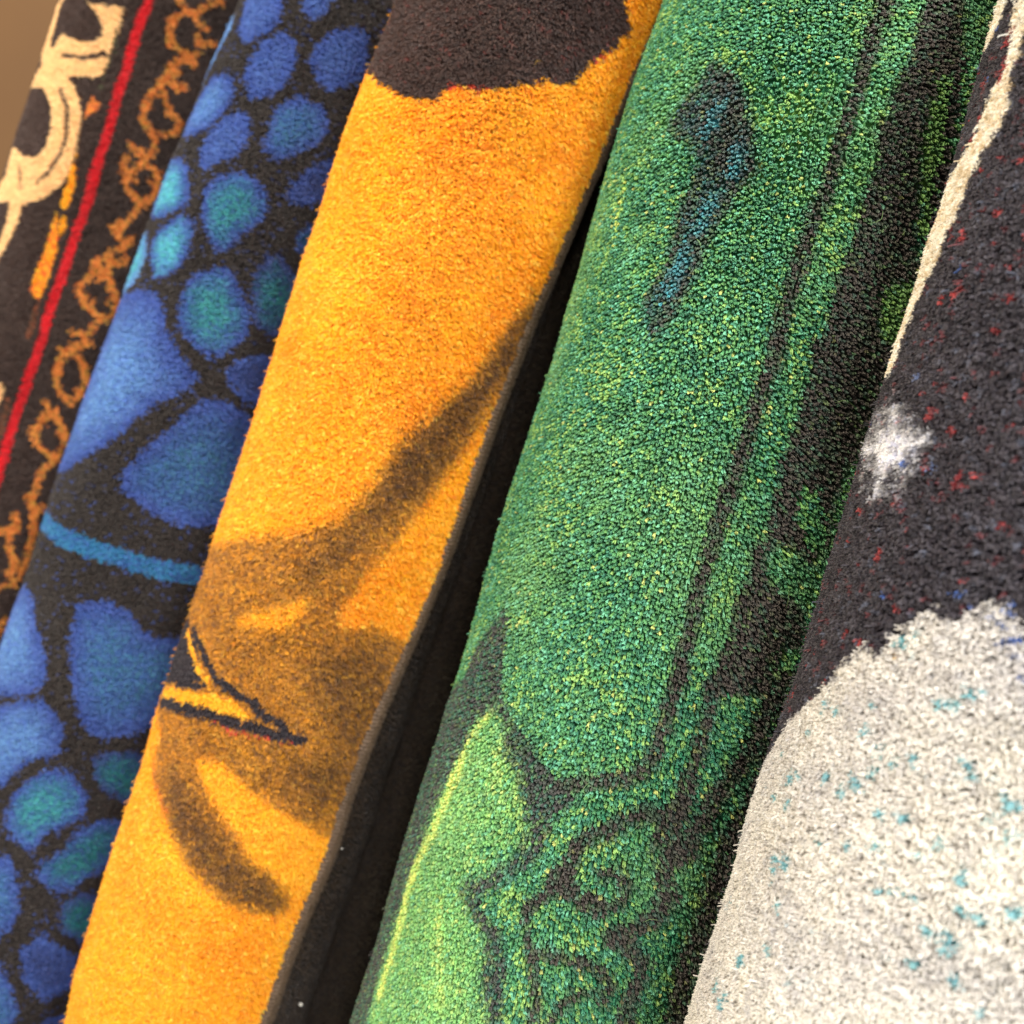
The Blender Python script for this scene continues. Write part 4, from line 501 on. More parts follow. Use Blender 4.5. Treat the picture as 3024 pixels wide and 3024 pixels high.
['p',[[6.1,553.5],[15.2,560.5],[22.4,568.4],[23.3,577.9],[15.5,584.2],[5.9,594.7],[1.7,603.5],[-5.6,604.1],[-17.4,597.1],[-21.4,590.2],[-18.6,578.1],[-14,567.5],[-5.1,557.5]],'blue','scale',1,1.1,'teal'],
['p',[[16.1,543.9],[24.8,537.2],[37.7,534.4],[52.1,541.3],[55.7,559],[47.1,565.2],[39,565.1],[25.7,559.9],[18.5,551.9]],'slate','scale',1,1.1,'deepteal'],
['p',[[31.8,577.2],[43.2,575.6],[48.5,582.6],[48.9,593.4],[42.5,604.4],[33.9,613.8],[25.3,622.7],[17.4,622.5],[8.1,615.9],[9.1,607.3],[16,601.1],[21.5,588]],'blue','scale',1,1.1,'deepteal'],
['p',[[-22.3,618.6],[-9.6,611],[-3.9,617.1],[3.3,628],[7.6,636.9],[5.9,649],[-4.3,661.3],[-19.2,659.5],[-27.3,636.9]],'blue','scale',1,1.1,'steel'],
['p',[[33.1,620.2],[43.9,619.9],[56.1,627.7],[57.5,642.7],[46.4,649.3],[32.8,644.3],[27.5,634.7],[28.4,626.2]],'slate','scale',1,1.1,'deepteal'],
['p',[[22.4,645.3],[33,650.7],[44.6,655.9],[46.9,662.3],[48.4,675.5],[40.8,682.4],[32,682.2],[22.9,675.1],[16.8,665.8],[15.3,655.6]],'blue','scale',1,1.1,'slate'],
['p',[[0.4,668],[11.3,672.8],[19.6,682.4],[26.3,694],[23.9,701.2],[17.5,716.6],[2.1,712.8],[-5.9,685.7]],'blue','scale',1,1.1,'steel'],
['p',[[42.9,694.4],[49.1,692.1],[62.5,700.1],[63.2,717],[49.9,717.7],[37.9,705.7],[38.6,699]],'blue','scale',1,1.1,'slate'],
['p',[[30.6,709.7],[39.3,715.5],[46.5,734.3],[38.5,745.3],[22.1,736.3],[20.9,718]],'blue','scale',1,1.1,'steel']],
'yellow':[
['p',[[-88.7,366.7],[-40.1,349.6],[-20.1,340.2],[-1.3,326.8],[7.3,310.2],[11.1,297.7],[19.5,280.3],[29.3,261.3],[38.9,239.2],[45.1,220.2],[56.9,198.8],[62.3,189.8],[70.2,219.2],[53.5,249.6],[46.5,272],[38.1,294.1],[30.7,312.4],[24,330.2],[18.5,346.7],[13.2,364.7],[14.8,374],[29.1,368.5],[49.1,373.1],[52.7,392.6],[49.8,426],[50.6,470.6],[42.2,474],[28.6,467.5],[11.3,461.1],[-2.6,456.2],[-19.1,449.8],[-29.7,453.5],[-24.9,460.6],[-12.4,471.8],[-0.6,478.4],[10.1,490.5],[22.5,494.1],[33.7,506.7],[30.9,512.4],[17.1,512.3],[1.6,509.6],[-8.7,504.7],[-20.7,500.3],[-31.6,491.8],[-41.4,483.9],[-56.1,475],[-60.3,465.8],[-60.9,453.8],[-86.7,450],[-91.8,422.2],[-91.6,385.4]],'tan','marking',0.88,2,''],
['p',[[12.9,284.1],[25.8,265.5],[38.9,244.1],[48.7,219],[57,203.4],[59.9,222.1],[47,254.4],[39,277.3],[30.7,302.7],[18.8,315.9],[13.2,327.2],[4.6,343.2],[-6,359.9],[-14.5,359.8],[-3.6,342.9],[8.8,319.2],[11.1,302.5]],'bistre','marking',0.75,3.5,''],
['p',[[5.6,395.5],[17.3,381.6],[35.6,376.9],[46.8,393.1],[46,426.2],[44.1,453.3],[35.8,462.3],[18.3,451.5],[7.8,439.8],[34,432.1],[20.3,413.3]],'bistre','marking',0.6,4,''],
['p',[[-46.5,462.1],[-28.3,469.5],[-9.8,482],[3,490.9],[21.2,497.5],[31.5,505.3],[29.3,510.2],[16,509.4],[-1.7,505.3],[-19.4,496.4],[-37.5,483.8]],'bistre','marking',0.7,3,''],
['p',[[-30.6,382.4],[-17.6,375.7],[-8.5,367.3],[-2.1,364.2],[-3.7,373.7],[-9.9,382.5],[-20.8,386.7],[-32.5,388]],'gold','',0.8,1.2,''],
['p',[[-31.2,452.7],[-25.5,453.3],[-16.4,451.9],[-2.6,456.2],[11.3,461.1],[28.6,467.5],[44.3,474.9],[47.3,484.4],[40.8,504.7],[32.2,500.6],[21.2,492.8],[9.6,489],[-0.6,478.4],[-10.8,471.1],[-20,463.8]],'gold','',1,1,''],
['p',[[-90.4,13.1],[-87.6,105.3],[-90.9,126.6],[-71.5,132.2],[-50.8,138.6],[-38,141.5],[-27.6,142.2],[-19.1,140.6],[-18.1,136.6],[-14.6,132.7],[-3.1,129.8],[10.4,122.3],[15.9,115.3],[23.5,113],[34,107.5],[37.1,101.8],[38.6,94.8],[44.8,88.5],[51.5,77.6],[53.6,72.8],[47.3,70.7],[46.1,66.6],[42,0]],'darkbrown','dark_patch',1,0.8,''],
['l',[[-18.1,136.6],[-14.6,132.7],[-3.1,129.8],[3.6,126.1]],'redspeck','dark_patch',0.5,0.8,1.22],
['l',[[37.1,101.8],[38.6,94.8],[44.8,88.5]],'redspeck','dark_patch',0.4,0.8,1.22],
['p',[[-79.5,398.9],[-49.4,410.9],[-42.2,421.5],[-58.4,428.9],[-91.1,441.8],[-90.2,427.9],[-88.8,410.8]],'ink','line_motif',1,0.5,''],
['l',[[-63.8,402.5],[-51.8,406.5],[-42.9,411.3],[-34.4,416],[-28.9,418.2]],'ink','line_motif',1,0.4,3.82],
['l',[[-72.2,405.4],[-56.7,411.4],[-46.3,416.6],[-36.4,419.6]],'gold','',1,0.4,2.78],
['p',[[-85.9,442.6],[-61,431.6],[-44,427.1],[-32.7,422.8],[-23.2,421.4],[-10,425.5],[-19.3,428.5],[-35.3,430.4],[-54.8,437.2],[-73.3,444.2]],'gold','',1,0.5,''],
['l',[[-61.7,430.9],[-48.2,425.6],[-39.4,422.1]],'ink','line_motif',1,0.4,3.02],
['l',[[-77.9,445.8],[-63.9,441.3],[-45.8,436.7],[-28.2,432.4],[-18.3,431.1],[-9.6,428.8],[-0.7,428.7],[7.9,428.7],[14.7,426.7]],'ink','line_motif',1,0.5,5.16],
['l',[[-30.7,416.5],[-22.4,418.4],[-13.3,419.1],[-5,421.9],[4.3,423.7],[9,427.2]],'ink','line_motif',1,0.5,4.27],
['l',[[-28.9,435.5],[-16.7,434.5],[0.4,431.7],[11.9,430.4]],'redspeck','line_motif',0.45,0.6,1.24],
['l',[[-67.7,465],[-55.9,473],[-45.1,480.9],[-37.8,484.2]],'redspeck','',0.35,1,1.42]],
'green':[
['p',[[-83.2,131.1],[-69.6,135.9],[-59.1,150.1],[-52.6,164.7],[-59.3,172.4],[-63,188.6],[-63.7,206.6],[-67.3,220.6],[-72.7,228.4],[-79.9,216.3],[-74.1,203.6],[-77.1,180.6],[-74.8,165.7],[-82,153.7],[-95.9,148],[-91.9,140.3]],'tealshade','',0.85,1.5,''],
['p',[[-79,135.1],[-69.3,139.3],[-60,152.8],[-57.5,165],[-64.6,169.1],[-74.6,154.1],[-81.6,149.3]],'umberg','',0.55,1.6,''],
['p',[[-72.5,187.4],[-65.1,188.9],[-65.2,208.6],[-71.8,221.1],[-74.9,207.7]],'umberg','',0.4,1.5,''],
['l',[[-82.8,132.1],[-70,137.5],[-60.1,150.1],[-53.9,163.9],[-59.5,171.5],[-63,188.6],[-64.8,206.8],[-67.5,218.9],[-72.2,226.4]],'umberg','',0.6,1,4.59],
['l',[[-88.2,142],[-93.8,148.9],[-81.7,154.5],[-71.8,152.7],[-69.4,146]],'umberg','',0.6,1,4.59],
['l',[[-74.4,166.6],[-75.9,180.6],[-74.4,201.5],[-79,215.5]],'umberg','',0.6,1,4.59],
['l',[[-70.2,165.6],[-63.3,159.9],[-62.1,152.9]],'umberg','',0.6,1,4.59],
['l',[[-73.9,145.8],[-75.9,151.1]],'tealspeck','',0.4,1.3,5.05],
['l',[[-64.8,175.2],[-68,186.9]],'tealspeck','',0.4,1.3,5.05],
['l',[[-69.5,196.7],[-70.8,210.7]],'tealspeck','',0.4,1.3,5.05],
['l',[[-60.8,158.4],[-60.5,165.2]],'tealspeck','',0.4,1.3,5.05],
['l',[[-30.4,43.6],[-28.1,92.6],[-25.9,105.1],[-26.4,112.8],[-26.3,124.2],[-25.8,136.2],[-25.9,141.3],[-25.9,147.3],[-26.2,152.5],[-26,157.8],[-26.4,163.4],[-26.7,168.4],[-28,176],[-27.4,186.9],[-27,199.7],[-27.4,207.2],[-27.1,216],[-26.8,220.8]],'umberg','line_motif',0.93,0.9,5.44],
['l',[[-26.3,220.7],[-26.4,228.1],[-27.6,241],[-27.1,250.9],[-27,261.4],[-27.6,271.9],[-27.2,279.5],[-27.3,291.2],[-27.4,302.8],[-26.7,313.4],[-25.7,322.8],[-25.1,335.8],[-24.7,341.4]],'umberg','line_motif',0.93,0.9,5.76],
['l',[[-24.3,340],[-25.2,345.6],[-24.8,353.5],[-24.9,368.5],[-26.6,375.9],[-31.6,380.8],[-40.4,384.9],[-48.3,389.3],[-55.4,394.1]],'umberg','line_motif',0.9,0.9,5.6],
['p',[[-18.2,41.8],[-6,39],[-2.3,92.5],[3.9,117.5],[3,125.8],[0.2,137.9],[0.9,144.8],[2.5,153.3],[5.8,161.7],[6.6,169.3],[8.8,177.5],[12.5,186.5],[2,192.6],[6.8,212.4],[-11.4,217.5],[-13.8,203],[-13.9,191.7],[-12.7,180.6],[-13.9,172.6],[-12.8,163.1],[-12,153.7],[-15.4,146.8],[-13.3,143],[-13.5,133],[-12.2,120.2],[-14.7,108.4],[-13.3,101.7]],'umberg','dark_band',1,0.9,''],
['p',[[-16,217.4],[13.3,209],[13.3,215.5],[11.9,221.2],[11.4,231.5],[11.8,245.9],[8.8,252.7],[7.6,261.2],[7.6,267.7],[9.1,272.3],[10.2,279.5],[7.9,286.4],[6.4,289.4],[3,287.3],[-1,286.6],[-6.4,285.8],[-9.4,290],[-8.2,295.4],[-3.5,300.3],[1.5,302],[8.1,304.5],[12.2,317.5],[7,319.7],[6.2,329.7],[5.6,336.4],[-13,342.3],[-13.2,337.5],[-14.4,326.9],[-12.4,321.1],[-14.7,308.9],[-12.6,299.4],[-14.3,290.3],[-11.1,284.7],[-12.7,277.6],[-12.5,266.1],[-13.7,260],[-13.4,246.7],[-13.3,235.2],[-13,227.8]],'umberg','dark_band',1,0.9,''],
['p',[[-1,127.4],[2.1,124.7],[5.4,136.2],[8.1,146.8],[8.6,154.3],[10.5,165.8],[10.8,173.8],[8.1,171.6],[4.9,159.4],[2.2,151.2],[0.4,142.2],[-0.3,134.2]],'g2','',1,0.8,''],
['l',[[2.9,114],[4.7,125.1],[7.3,138.1],[9.9,149.6],[10.9,158.2],[12.8,172]],'umberg','dark_band',0.85,0.8,4.28],
['p',[[2,192.6],[11.9,186.7],[14.8,191.4],[14.4,203.7],[12.1,211.6],[6.4,210.2]],'g2','',1,0.8,''],
['p',[[-4.5,263.7],[1.1,265.2],[5,271.6],[8.2,277.6],[8.7,284.9],[3.6,283.3],[-1,279.1],[-3.8,274.3]],'g1','',1,0.8,''],
['p',[[7,319.7],[12,318.9],[12.3,324],[10.3,330.3],[6.2,329.7]],'g1','',1,0.8,''],
['p',[[-17.5,337.6],[-6,333.9],[-9.1,342.8],[-9.6,349.6],[-8.1,359.1],[-8.2,369.2],[-7.5,381.8],[-8,391.2],[-11.6,395.4],[-16.5,403.2],[-17.2,394.3],[-14.4,387.9],[-14.9,380.6],[-13.2,367.6],[-13.4,354.1],[-14.3,344.5]],'umberg','dark_band',0.95,0.9,''],
['l',[[9.9,329.1],[8.8,334],[6.4,343.3],[6.6,354.4],[4.9,361.6],[2.2,367.8],[-1.5,376.8],[-1.5,386.1],[-5.3,393.3],[-8.7,398]],'umberg','dark_band',0.95,0.9,6.61],
['l',[[15.1,336.9],[14.7,350.8],[12.9,366],[11.8,377.5],[9.4,389],[9.4,400.9],[9.4,410.9],[9.6,425.3],[8.8,435.7],[10.3,447.4],[10.7,460]],'umberg','dark_band',0.95,0.9,8.17],
['p',[[-162.7,394.4],[-130.3,377.2],[-129.2,367.1],[-122.1,357.3],[-115.2,349.1],[-108.7,339.6],[-102.4,348.6],[-100.1,360.1],[-93.7,373.1],[-86.5,377.8],[-78.2,381.9],[-71.5,384.1],[-64,387.3],[-57.9,390.1],[-55.4,394.1],[-45.1,393.6],[-51.8,402.5],[-51.9,408.1],[-53.4,419.2],[-55.6,422.4],[-60.8,428.8],[-65.5,435],[-71.7,442.1],[-72.3,445.1],[-64.5,447.8],[-58.6,449.3],[-56.3,454.5],[-52.2,458.8],[-50.5,468.4],[-44.3,488.7],[-54.9,494.8],[-54,478.8],[-61.3,471],[-63.4,457.9],[-65.8,452.8],[-76.7,450.6],[-82.4,448.2],[-84.1,442.9],[-78.5,438.6],[-71,432.7],[-69.6,428.9],[-64,424.5],[-61.9,418.3],[-60.5,410.5],[-65.5,407],[-69.6,400],[-74.6,395.7],[-83.5,392.8],[-85.7,386.6],[-90.5,381.7],[-97.2,381.4],[-104.6,389.2],[-105.9,396],[-106.8,403.2],[-109.4,408.7],[-112,417.6],[-114.4,428.1],[-115.5,437.5],[-117.7,447.8],[-119.4,457.7],[-118.4,465.8],[-120.7,474.9],[-122.3,488.6],[-123.4,502.1],[-121.7,512.7],[-118.1,523.3],[-120.5,537.2],[-157.6,560.5],[-161.9,547.1],[-163.1,513.2],[-162.3,468.6],[-162.4,428.3]],'slateg','outline_motif',0.9,1,''],
['p',[[-97.2,381.4],[-90.5,381.7],[-85.7,386.6],[-74.6,395.7],[-65.5,407],[-60.5,410.5],[-61.9,418.3],[-69.6,428.9],[-84.1,442.9],[-76.7,450.6],[-65.8,452.8],[-63.4,457.9],[-61.3,471],[-54,478.8],[-54.9,494.8],[-111.7,527.4],[-121.7,512.7],[-122.3,488.6],[-119.4,457.7],[-114.4,428.1],[-109.4,408.7],[-105.9,396]],'leafgreen','',0.4,3,''],
['p',[[-97.7,462.5],[-84.3,449.1],[-73.5,456.6],[-65,473.5],[-73.1,494.7],[-85.4,486.7]],'leafgreen','',0.35,4,''],
['l',[[-96.7,382.3],[-103.3,390.9],[-106.8,399.1],[-104.3,406.2]],'lime','highlight',0.8,0.9,2.33],
['l',[[-105.6,406.7],[-108.3,422.1],[-111.1,437.1],[-116.7,453],[-116.5,464.9],[-116.3,479.1],[-116.4,493.7],[-115.9,507.2]],'lime','highlight',0.8,0.9,5.83],
['l',[[-91.2,454.4],[-86.5,467.1],[-79.3,478.7],[-76.4,489.1]],'lime','highlight',0.45,1.2,2.64],
['l',[[-86,392.4],[-82,397.4],[-80.5,402]],'lime','highlight',0.45,1.2,3.11],
['l',[[-115.3,164.3],[-115.9,174.3],[-112.7,183.3],[-108,194.8]],'lime','highlight',0.7,0.8,1.98],
['l',[[-109.7,175.1],[-112.1,181.7]],'lime','highlight',0.5,0.8,1.67],
['l',[[-11.3,385.6],[-21.9,390.1],[-29.1,395.2],[-32.4,400.6],[-36.8,403.7],[-40.1,408.1],[-40.8,414.4],[-41,421]],'umberg','spiral_motif',0.92,0.95,6.13],
['l',[[-41.3,419.7],[-44.9,422.2],[-45.2,426],[-49.5,433.9],[-52.3,436.7]],'umberg','spiral_motif',0.92,0.95,4.9],
['l',[[-44,425.4],[-34.2,427.2],[-26.8,427.3],[-21.6,422.3],[-19.7,414.9],[-24.5,411.9],[-29,414.7]],'umberg','spiral_motif',0.92,0.95,4.9],
['l',[[-43.2,418.5],[-34.6,423.8],[-27.8,423.6]],'umberg','spiral_motif',0.92,0.95,4.49],
['l',[[-52.3,436.7],[-49.2,444.9],[-43.1,454.4],[-38,465.4],[-37.7,477.8]],'umberg','spiral_motif',0.92,0.95,3.76],
['l',[[-44.5,449],[-36.3,447.8],[-28.2,445.6],[-22.1,445.6],[-15.6,449.2],[-16.6,455.6]],'umberg','spiral_motif',0.92,0.95,4.74],
['l',[[-2.8,396.1],[-9.8,401.3],[-9.3,406.9],[-5.6,412.2],[-7.5,421.7],[-12.7,428.5],[-18.9,433.8]],'umberg','spiral_motif',0.92,0.95,7.35],
['l',[[-18.9,433.8],[-12.8,434.7],[-7.8,438],[-6.3,446],[-6.7,452.2],[-6,462.5]],'umberg','spiral_motif',0.92,0.95,6.53],
['l',[[-32,472.2],[-30.4,465.1],[-26.3,458.2],[-21.8,453.9]],'umberg','spiral_motif',0.92,0.95,3.27]],
'white':[
['p',[[-167.1,11.8],[-148.4,24],[-156.1,70.8],[-159.5,73.5],[-165.7,75.9],[-176.1,73],[-177.1,73],[-176.8,64.5]],'cream2','cream_stripe',1,0.7,''],
['p',[[-151.6,21.9],[-132.8,33.8],[-136.8,76.2],[-137.1,85.8],[-137,93.2],[-134.4,102.8],[-136.1,109.9],[-140.4,116.2],[-143.4,126.3],[-144.4,135.8],[-147.3,144.2],[-149.4,149.1],[-153.3,154.4],[-156,162.2],[-157.6,168.9],[-157.4,174.9],[-161.1,178.7],[-175.6,177],[-176.5,166],[-176.9,149.5],[-175.7,136],[-175.9,124],[-173.6,122.5],[-173.6,115.5],[-159.8,114.1],[-153.1,110.3],[-150.5,102.5],[-147.3,93.8],[-142.9,88.4],[-145.8,78.7],[-148.6,71.4]],'cream2','cream_stripe',1,0.7,''],
['l',[[-148.4,73.3],[-146,79.7],[-147.1,86.4]],'redspeck2','',0.45,1.2,1.64],
['l',[[-144.7,80.1],[-144.5,85.4],[-144.2,91.5]],'redspeck2','',0.45,1.2,1.64],
['l',[[-151.5,101],[-151.7,108.3]],'redspeck2','',0.45,1.2,1.64],
['l',[[-163.9,122.5],[-165.4,127.4]],'redspeck2','',0.45,1.2,1.64],
['p',[[-165.5,189.8],[-140.2,189.6],[-124.9,199.3],[-123.5,208.4],[-134.2,213.9],[-153,210.2],[-170.6,197.1]],'whiteburst','star_motif',0.26,2,''],
['l',[[-145.5,189.7],[-138.2,199.4],[-139,201.7],[-140.1,211.8],[-141,215.1]],'whiteburst','star_motif',1,0.9,2.3],
['l',[[-174.3,199.5],[-139,201.7],[-126.4,199.3],[-123,198.4]],'whiteburst','star_motif',1,0.9,1.97],
['l',[[-155.5,195.1],[-127.1,206.2]],'whiteburst','star_motif',1,0.9,1.53],
['l',[[-131.8,195.2],[-146.8,208.1]],'whiteburst','star_motif',1,0.9,1.53],
['p',[[-151.2,197.7],[-138.1,196],[-130.2,199.9],[-131.8,203.8],[-137,206.5],[-147.3,206]],'whiteburst','star_motif',1,1,''],
['p',[[-127.9,191.4],[-122.8,191],[-120.3,193.2],[-126.4,192.8]],'redspeck2','',0.7,0.8,''],
['p',[[-133.2,203.9],[-129.2,203.7],[-128.1,205.7],[-131.6,205.9]],'bluespeck','',0.8,0.5,''],
['p',[[-134.7,265.1],[-132.8,260.5],[-128.3,257.6],[-123.2,251.2],[-116.9,251.8],[-113.6,247.9],[-112.5,243.9],[-107.8,241.5],[-103.7,237.9],[-98.3,238.3],[-93.3,236],[-90,232.6],[-85.9,231.6],[-81.5,235],[-21.5,260],[230,305],[230,760],[-260,760],[-260,531],[-174.2,371],[-176.7,340],[-174.3,305.5],[-163.7,293.7],[-156.4,285.2],[-147.7,277.8],[-139.7,270.7]],'whitepile','pale_patch',1,0.8,''],
['p',[[-85.6,239],[-83.7,237.1],[-79.3,241.9],[-76,244.6],[-77.2,245.8],[-81.6,242.6]],'bluespeck','pale_patch',0.85,1,''],
['p',[[-97.4,236.5],[-86.2,230.9],[-81.5,235],[-83,236.9],[-89.2,234.7]],'bluespeck','pale_patch',0.25,1.5,''],
['p',[[-112.1,248.4],[-110.1,245.2],[-107.2,246.7],[-110,248.8]],'tealspeck','pale_patch',0.75,0.6,''],
['p',[[-106.6,243.4],[-103.6,242.3],[-103.4,244.4],[-106,245.1]],'tealspeck','pale_patch',0.6,0.6,''],
['p',[[-112.1,248.4],[-109.5,248.5],[-110.2,250.1],[-112.8,250]],'amberspeck','pale_patch',0.8,0.5,'']]}
DOTS=[[-114.2,267,0.97],[-133.5,275.4,1.18],[-133.3,272.2,1.06],[-126.4,272.1,1.22],[-138.2,282.3,1.24],[-150.7,292.5,0.85],[-139.7,294.8,0.81],[-139.4,297.8,1.39],[-135.3,294.4,0.98],[-145.5,304.6,0.96],[-136.3,303.2,1.5],[-122.4,290.5,1.13],[-115.2,290.8,1.39],[-110.8,286.3,1.13],[-107.6,284.4,1.25],[-107,282.3,0.91],[-102.5,278.1,1.24],[-97.6,275.1,1.41],[-113.1,272.9,1.17],[-107.3,276.4,1.32],[-87.9,254.3,1.27],[-85,253.5,0.84],[-91,257.9,1.33],[-93.7,258.4,1.21],[-84.4,270.3,1.01],[-82.5,272.7,0.82],[-74.9,275.1,1.41],[-71.7,275.4,1.13],[-75.7,280.4,1.3],[-71.3,282.3,1.42],[-99.9,291.2,1.3],[-94.6,289.7,1.44],[-84.9,290.5,1.08],[-107.9,302.4,1.36],[-117.5,305.2,1.11],[-99.4,298.3,1.45],[-133.5,315.9,1.42],[-122.4,312.8,0.87],[-132,319.5,0.9],[-131.9,323.1,0.95],[-127.5,314.9,1.48],[-88.6,295.9,1.11],[-78,294.7,1.24],[-91.9,305.4,1.01],[-94.8,307.5,1.16],[-88.1,305,1.07],[-148.3,338.3,1.05],[-155.8,340.4,1.21],[-125.7,326.7,1.21],[-76.1,301.5,1.43],[-71.1,301.6,1.28],[-66.2,297.2,1.45],[-81.6,309.6,1.4],[-75.2,308.7,1.49],[-75.4,311,1.27],[-123.6,338.8,0.91],[-134.7,348.8,1.4],[-143.9,358.9,1.48],[-136.8,358.9,1.43],[-81.8,317.6,1.2],[-71.8,316,1.3],[-65.7,319.1,0.95]]
LINTPOS=[[-0.0244,0.5157,0.9479],[-0.0281,0.5044,1.0363]]

# ---------------------------------------------------------------- helpers
def lin(c):
    c = np.asarray(c, float)/255
    return np.where(c <= .04045, c/12.92, ((c+.055)/1.055)**2.4)
def noise(u, v, scale, seed):
    """smooth value noise, 0..1"""
    r = np.random.default_rng(seed); T = r.random((256, 256))
    x = u/scale+1000.3; y = v/scale+1000.7
    xi = np.floor(x).astype(int); yi = np.floor(y).astype(int); fx = x-xi; fy = y-yi
    fx = fx*fx*(3-2*fx); fy = fy*fy*(3-2*fy)
    g = lambda a, b: T[a & 255, b & 255]
    return (g(xi, yi)*(1-fx)+g(xi+1, yi)*fx)*(1-fy)+(g(xi, yi+1)*(1-fx)+g(xi+1, yi+1)*fx)*fy
def fbm(u, v, s, seed): return (noise(u, v, s, seed)+.5*noise(u, v, s/2.1, seed+1)+.25*noise(u, v, s/4.3, seed+2))/1.75
def in_poly(x, y, pts):
    ins = np.zeros(x.shape, bool); n = len(pts)
    for i in range(n):
        x1, y1 = pts[i]; x2, y2 = pts[i-1]
        if y1 == y2: continue
        ins ^= ((y1 > y) != (y2 > y)) & (x < (x2-x1)*(y-y1)/(y2-y1)+x1)
    return ins
def near_line(x, y, pts, w):
    d = np.full(x.shape, 1e9)
    for (x1, y1), (x2, y2) in zip(pts, pts[1:]):
        dx, dy = x2-x1, y2-y1; l2 = dx*dx+dy*dy or 1e-9
        t = np.clip(((x-x1)*dx+(y-y1)*dy)/l2, 0, 1)
        d = np.minimum(d, (x-x1-t*dx)**2+(y-y1-t*dy)**2)
    return d < (w/2)**2

# yarn colours: what each dyed yarn looks like, a list of (sRGB, weight) that mix tuft by tuft
YARN = {
 'cream': [((238,200,142),3),((228,188,134),1)], 'brownblack': [((66,48,42),3),((54,38,34),1)], 'umber': [((120,92,66),1),((80,60,45),1)],
 'orange': [((214,120,60),1),((230,150,60),1)], 'gold': [((255,178,22),3),((248,160,16),2),((255,196,50),1)], 'flame': [((255,170,30),2),((240,110,40),1),((250,190,50),1)],
 'rust': [((130,70,45),1),((90,60,42),1)], 'moss': [((66,70,44),1)], 'red': [((214,22,34),3),((188,16,28),1)], 'amber': [((228,144,62),3),((204,108,44),1),((200,150,60),1)],
 'blue': [((72,98,170),3),((82,112,182),1),((62,84,150),1)], 'midblue': [((86,118,180),2),((72,98,166),1)], 'sky': [((106,150,198),2),((92,128,192),1)],
 'teal': [((66,150,162),2),((70,122,172),1),((78,168,168),1)], 'aqua': [((96,186,194),2),((96,164,204),1)], 'steel': [((74,116,172),2),((76,134,164),1)],
 'slate': [((66,86,146),2),((58,74,128),1)], 'deepteal': [((48,128,134),2),((52,98,140),1)], 'cyanblue': [((58,132,174),2),((62,108,172),1)],
 'night': [((54,48,46),2),((64,57,53),1)],
 'tan': [((150,96,26),3),((188,124,28),2),((112,70,26),2)], 'bistre': [((78,46,16),2),((56,34,18),1)], 'darkbrown': [((56,36,30),4),((70,46,38),2),((46,30,26),2),((96,40,34),.25)],
 'redspeck': [((200,60,36),1)], 'ink': [((40,32,38),3),((30,26,34),1)],
 'g1': [((76,140,82),3),((52,118,78),2),((104,160,82),1.5),((56,128,104),1)], 'g2': [((100,146,74),3),((78,126,66),2),((116,158,76),1)],
 'umberg': [((56,50,46),4),((64,60,54),2),((48,68,58),.8)], 'slateg': [((54,54,54),3),((46,84,72),1.2),((62,60,58),1)], 'tealshade': [((44,70,72),2),((40,92,98),1),((54,60,60),1)],
 'leafgreen': [((132,196,104),2),((168,206,108),1)], 'lime': [((214,222,110),2),((170,206,96),1)],
 'cream2': [((246,240,226),2),((222,204,172),1)], 'whiteburst': [((246,246,250),3),((214,216,234),1)], 'redspeck2': [((170,62,62),1),((140,50,54),1)], 'bluespeck': [((70,104,180),1),((110,126,170),1)],
 'whitepile': [((238,237,232),3),((228,226,222),2),((212,211,210),1)], 'tealspeck': [((60,164,180),2),((96,180,190),1)], 'amberspeck': [((230,190,90),1)],
 'charcoal': [((56,51,58),4),((72,68,76),2),((42,39,46),2),((104,54,60),.35),((86,90,106),.3)],
}
def yarn(key, n):
    P = YARN[key]; w = np.array([p[1] for p in P], float); w /= w.sum()
    C = np.array([lin(p[0]) for p in P]); return C[rng.choice(len(P), n, p=w)]
def mix(c, key, mask, prob):
    m = mask & (rng.random(len(c)) < prob); k = m.sum()
    if k: c[m] = yarn(key, k)
    return c
def ground(kind, u, v):
    n = len(u); one = np.ones(n, bool)
    if kind == 'border':
        c = yarn('brownblack', n)*.85
    elif kind == 'scale':
        c = yarn('night', n); mix(c, 'slate', one, .04)
    elif kind == 'yellow':
        f = fbm(u, v, 26, 5)[:, None]; a, b = lin((255,180,14)), lin((244,148,6))
        c = a*(1-f)+b*f; k = rng.random(n)
        c[k < .10] = lin((236,138,10)); c[k > .9] = lin((255,196,60))
    elif kind == 'green':
        f = fbm(u, v, 30, 21); g = fbm(u, v, 14, 31)
        c = yarn('g1', n)
        deep = np.clip(1.2-np.abs(u-8)/38, 0, 1)*.75
        mix(c, 'g2', one, np.clip((u-12)/50, 0, .8))
        m = rng.random(n) < deep*.5; c[m] = lin((22, 112, 78))
        m = rng.random(n) < .15; c[m] = lin((104, 184, 146))
        m = rng.random(n) < np.clip((g-.55)*2.2, 0, .4)+.04; c[m] = lin((150, 190, 92))
        m = rng.random(n) < .015; c[m] = lin((206, 208, 110))
        m = rng.random(n) < .12; c[m] = lin((22, 80, 58))
        big = fbm(u, v, 44, 51)[:, None]; c = c*(1-.5*np.clip(big*2.2-1, 0, 1))+.5*np.clip(big*2.2-1, 0, 1)*lin((140, 184, 98))
        w = np.clip((u+10)/70, 0, 1)[:, None]; c = .74*c+.26*(lin((58, 128, 82))*(1-w)+lin((84, 136, 66))*w)
    elif kind == 'white':
        c = yarn('charcoal', n); f = noise(u, v, 2.6, 77); mix(c, 'redspeck2', f > .86, .3)
        f = noise(u, v, 4, 79); mix(c, 'bluespeck', f > .93, .15)
    else:
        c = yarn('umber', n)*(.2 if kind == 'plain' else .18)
    return c
PARTS = {}
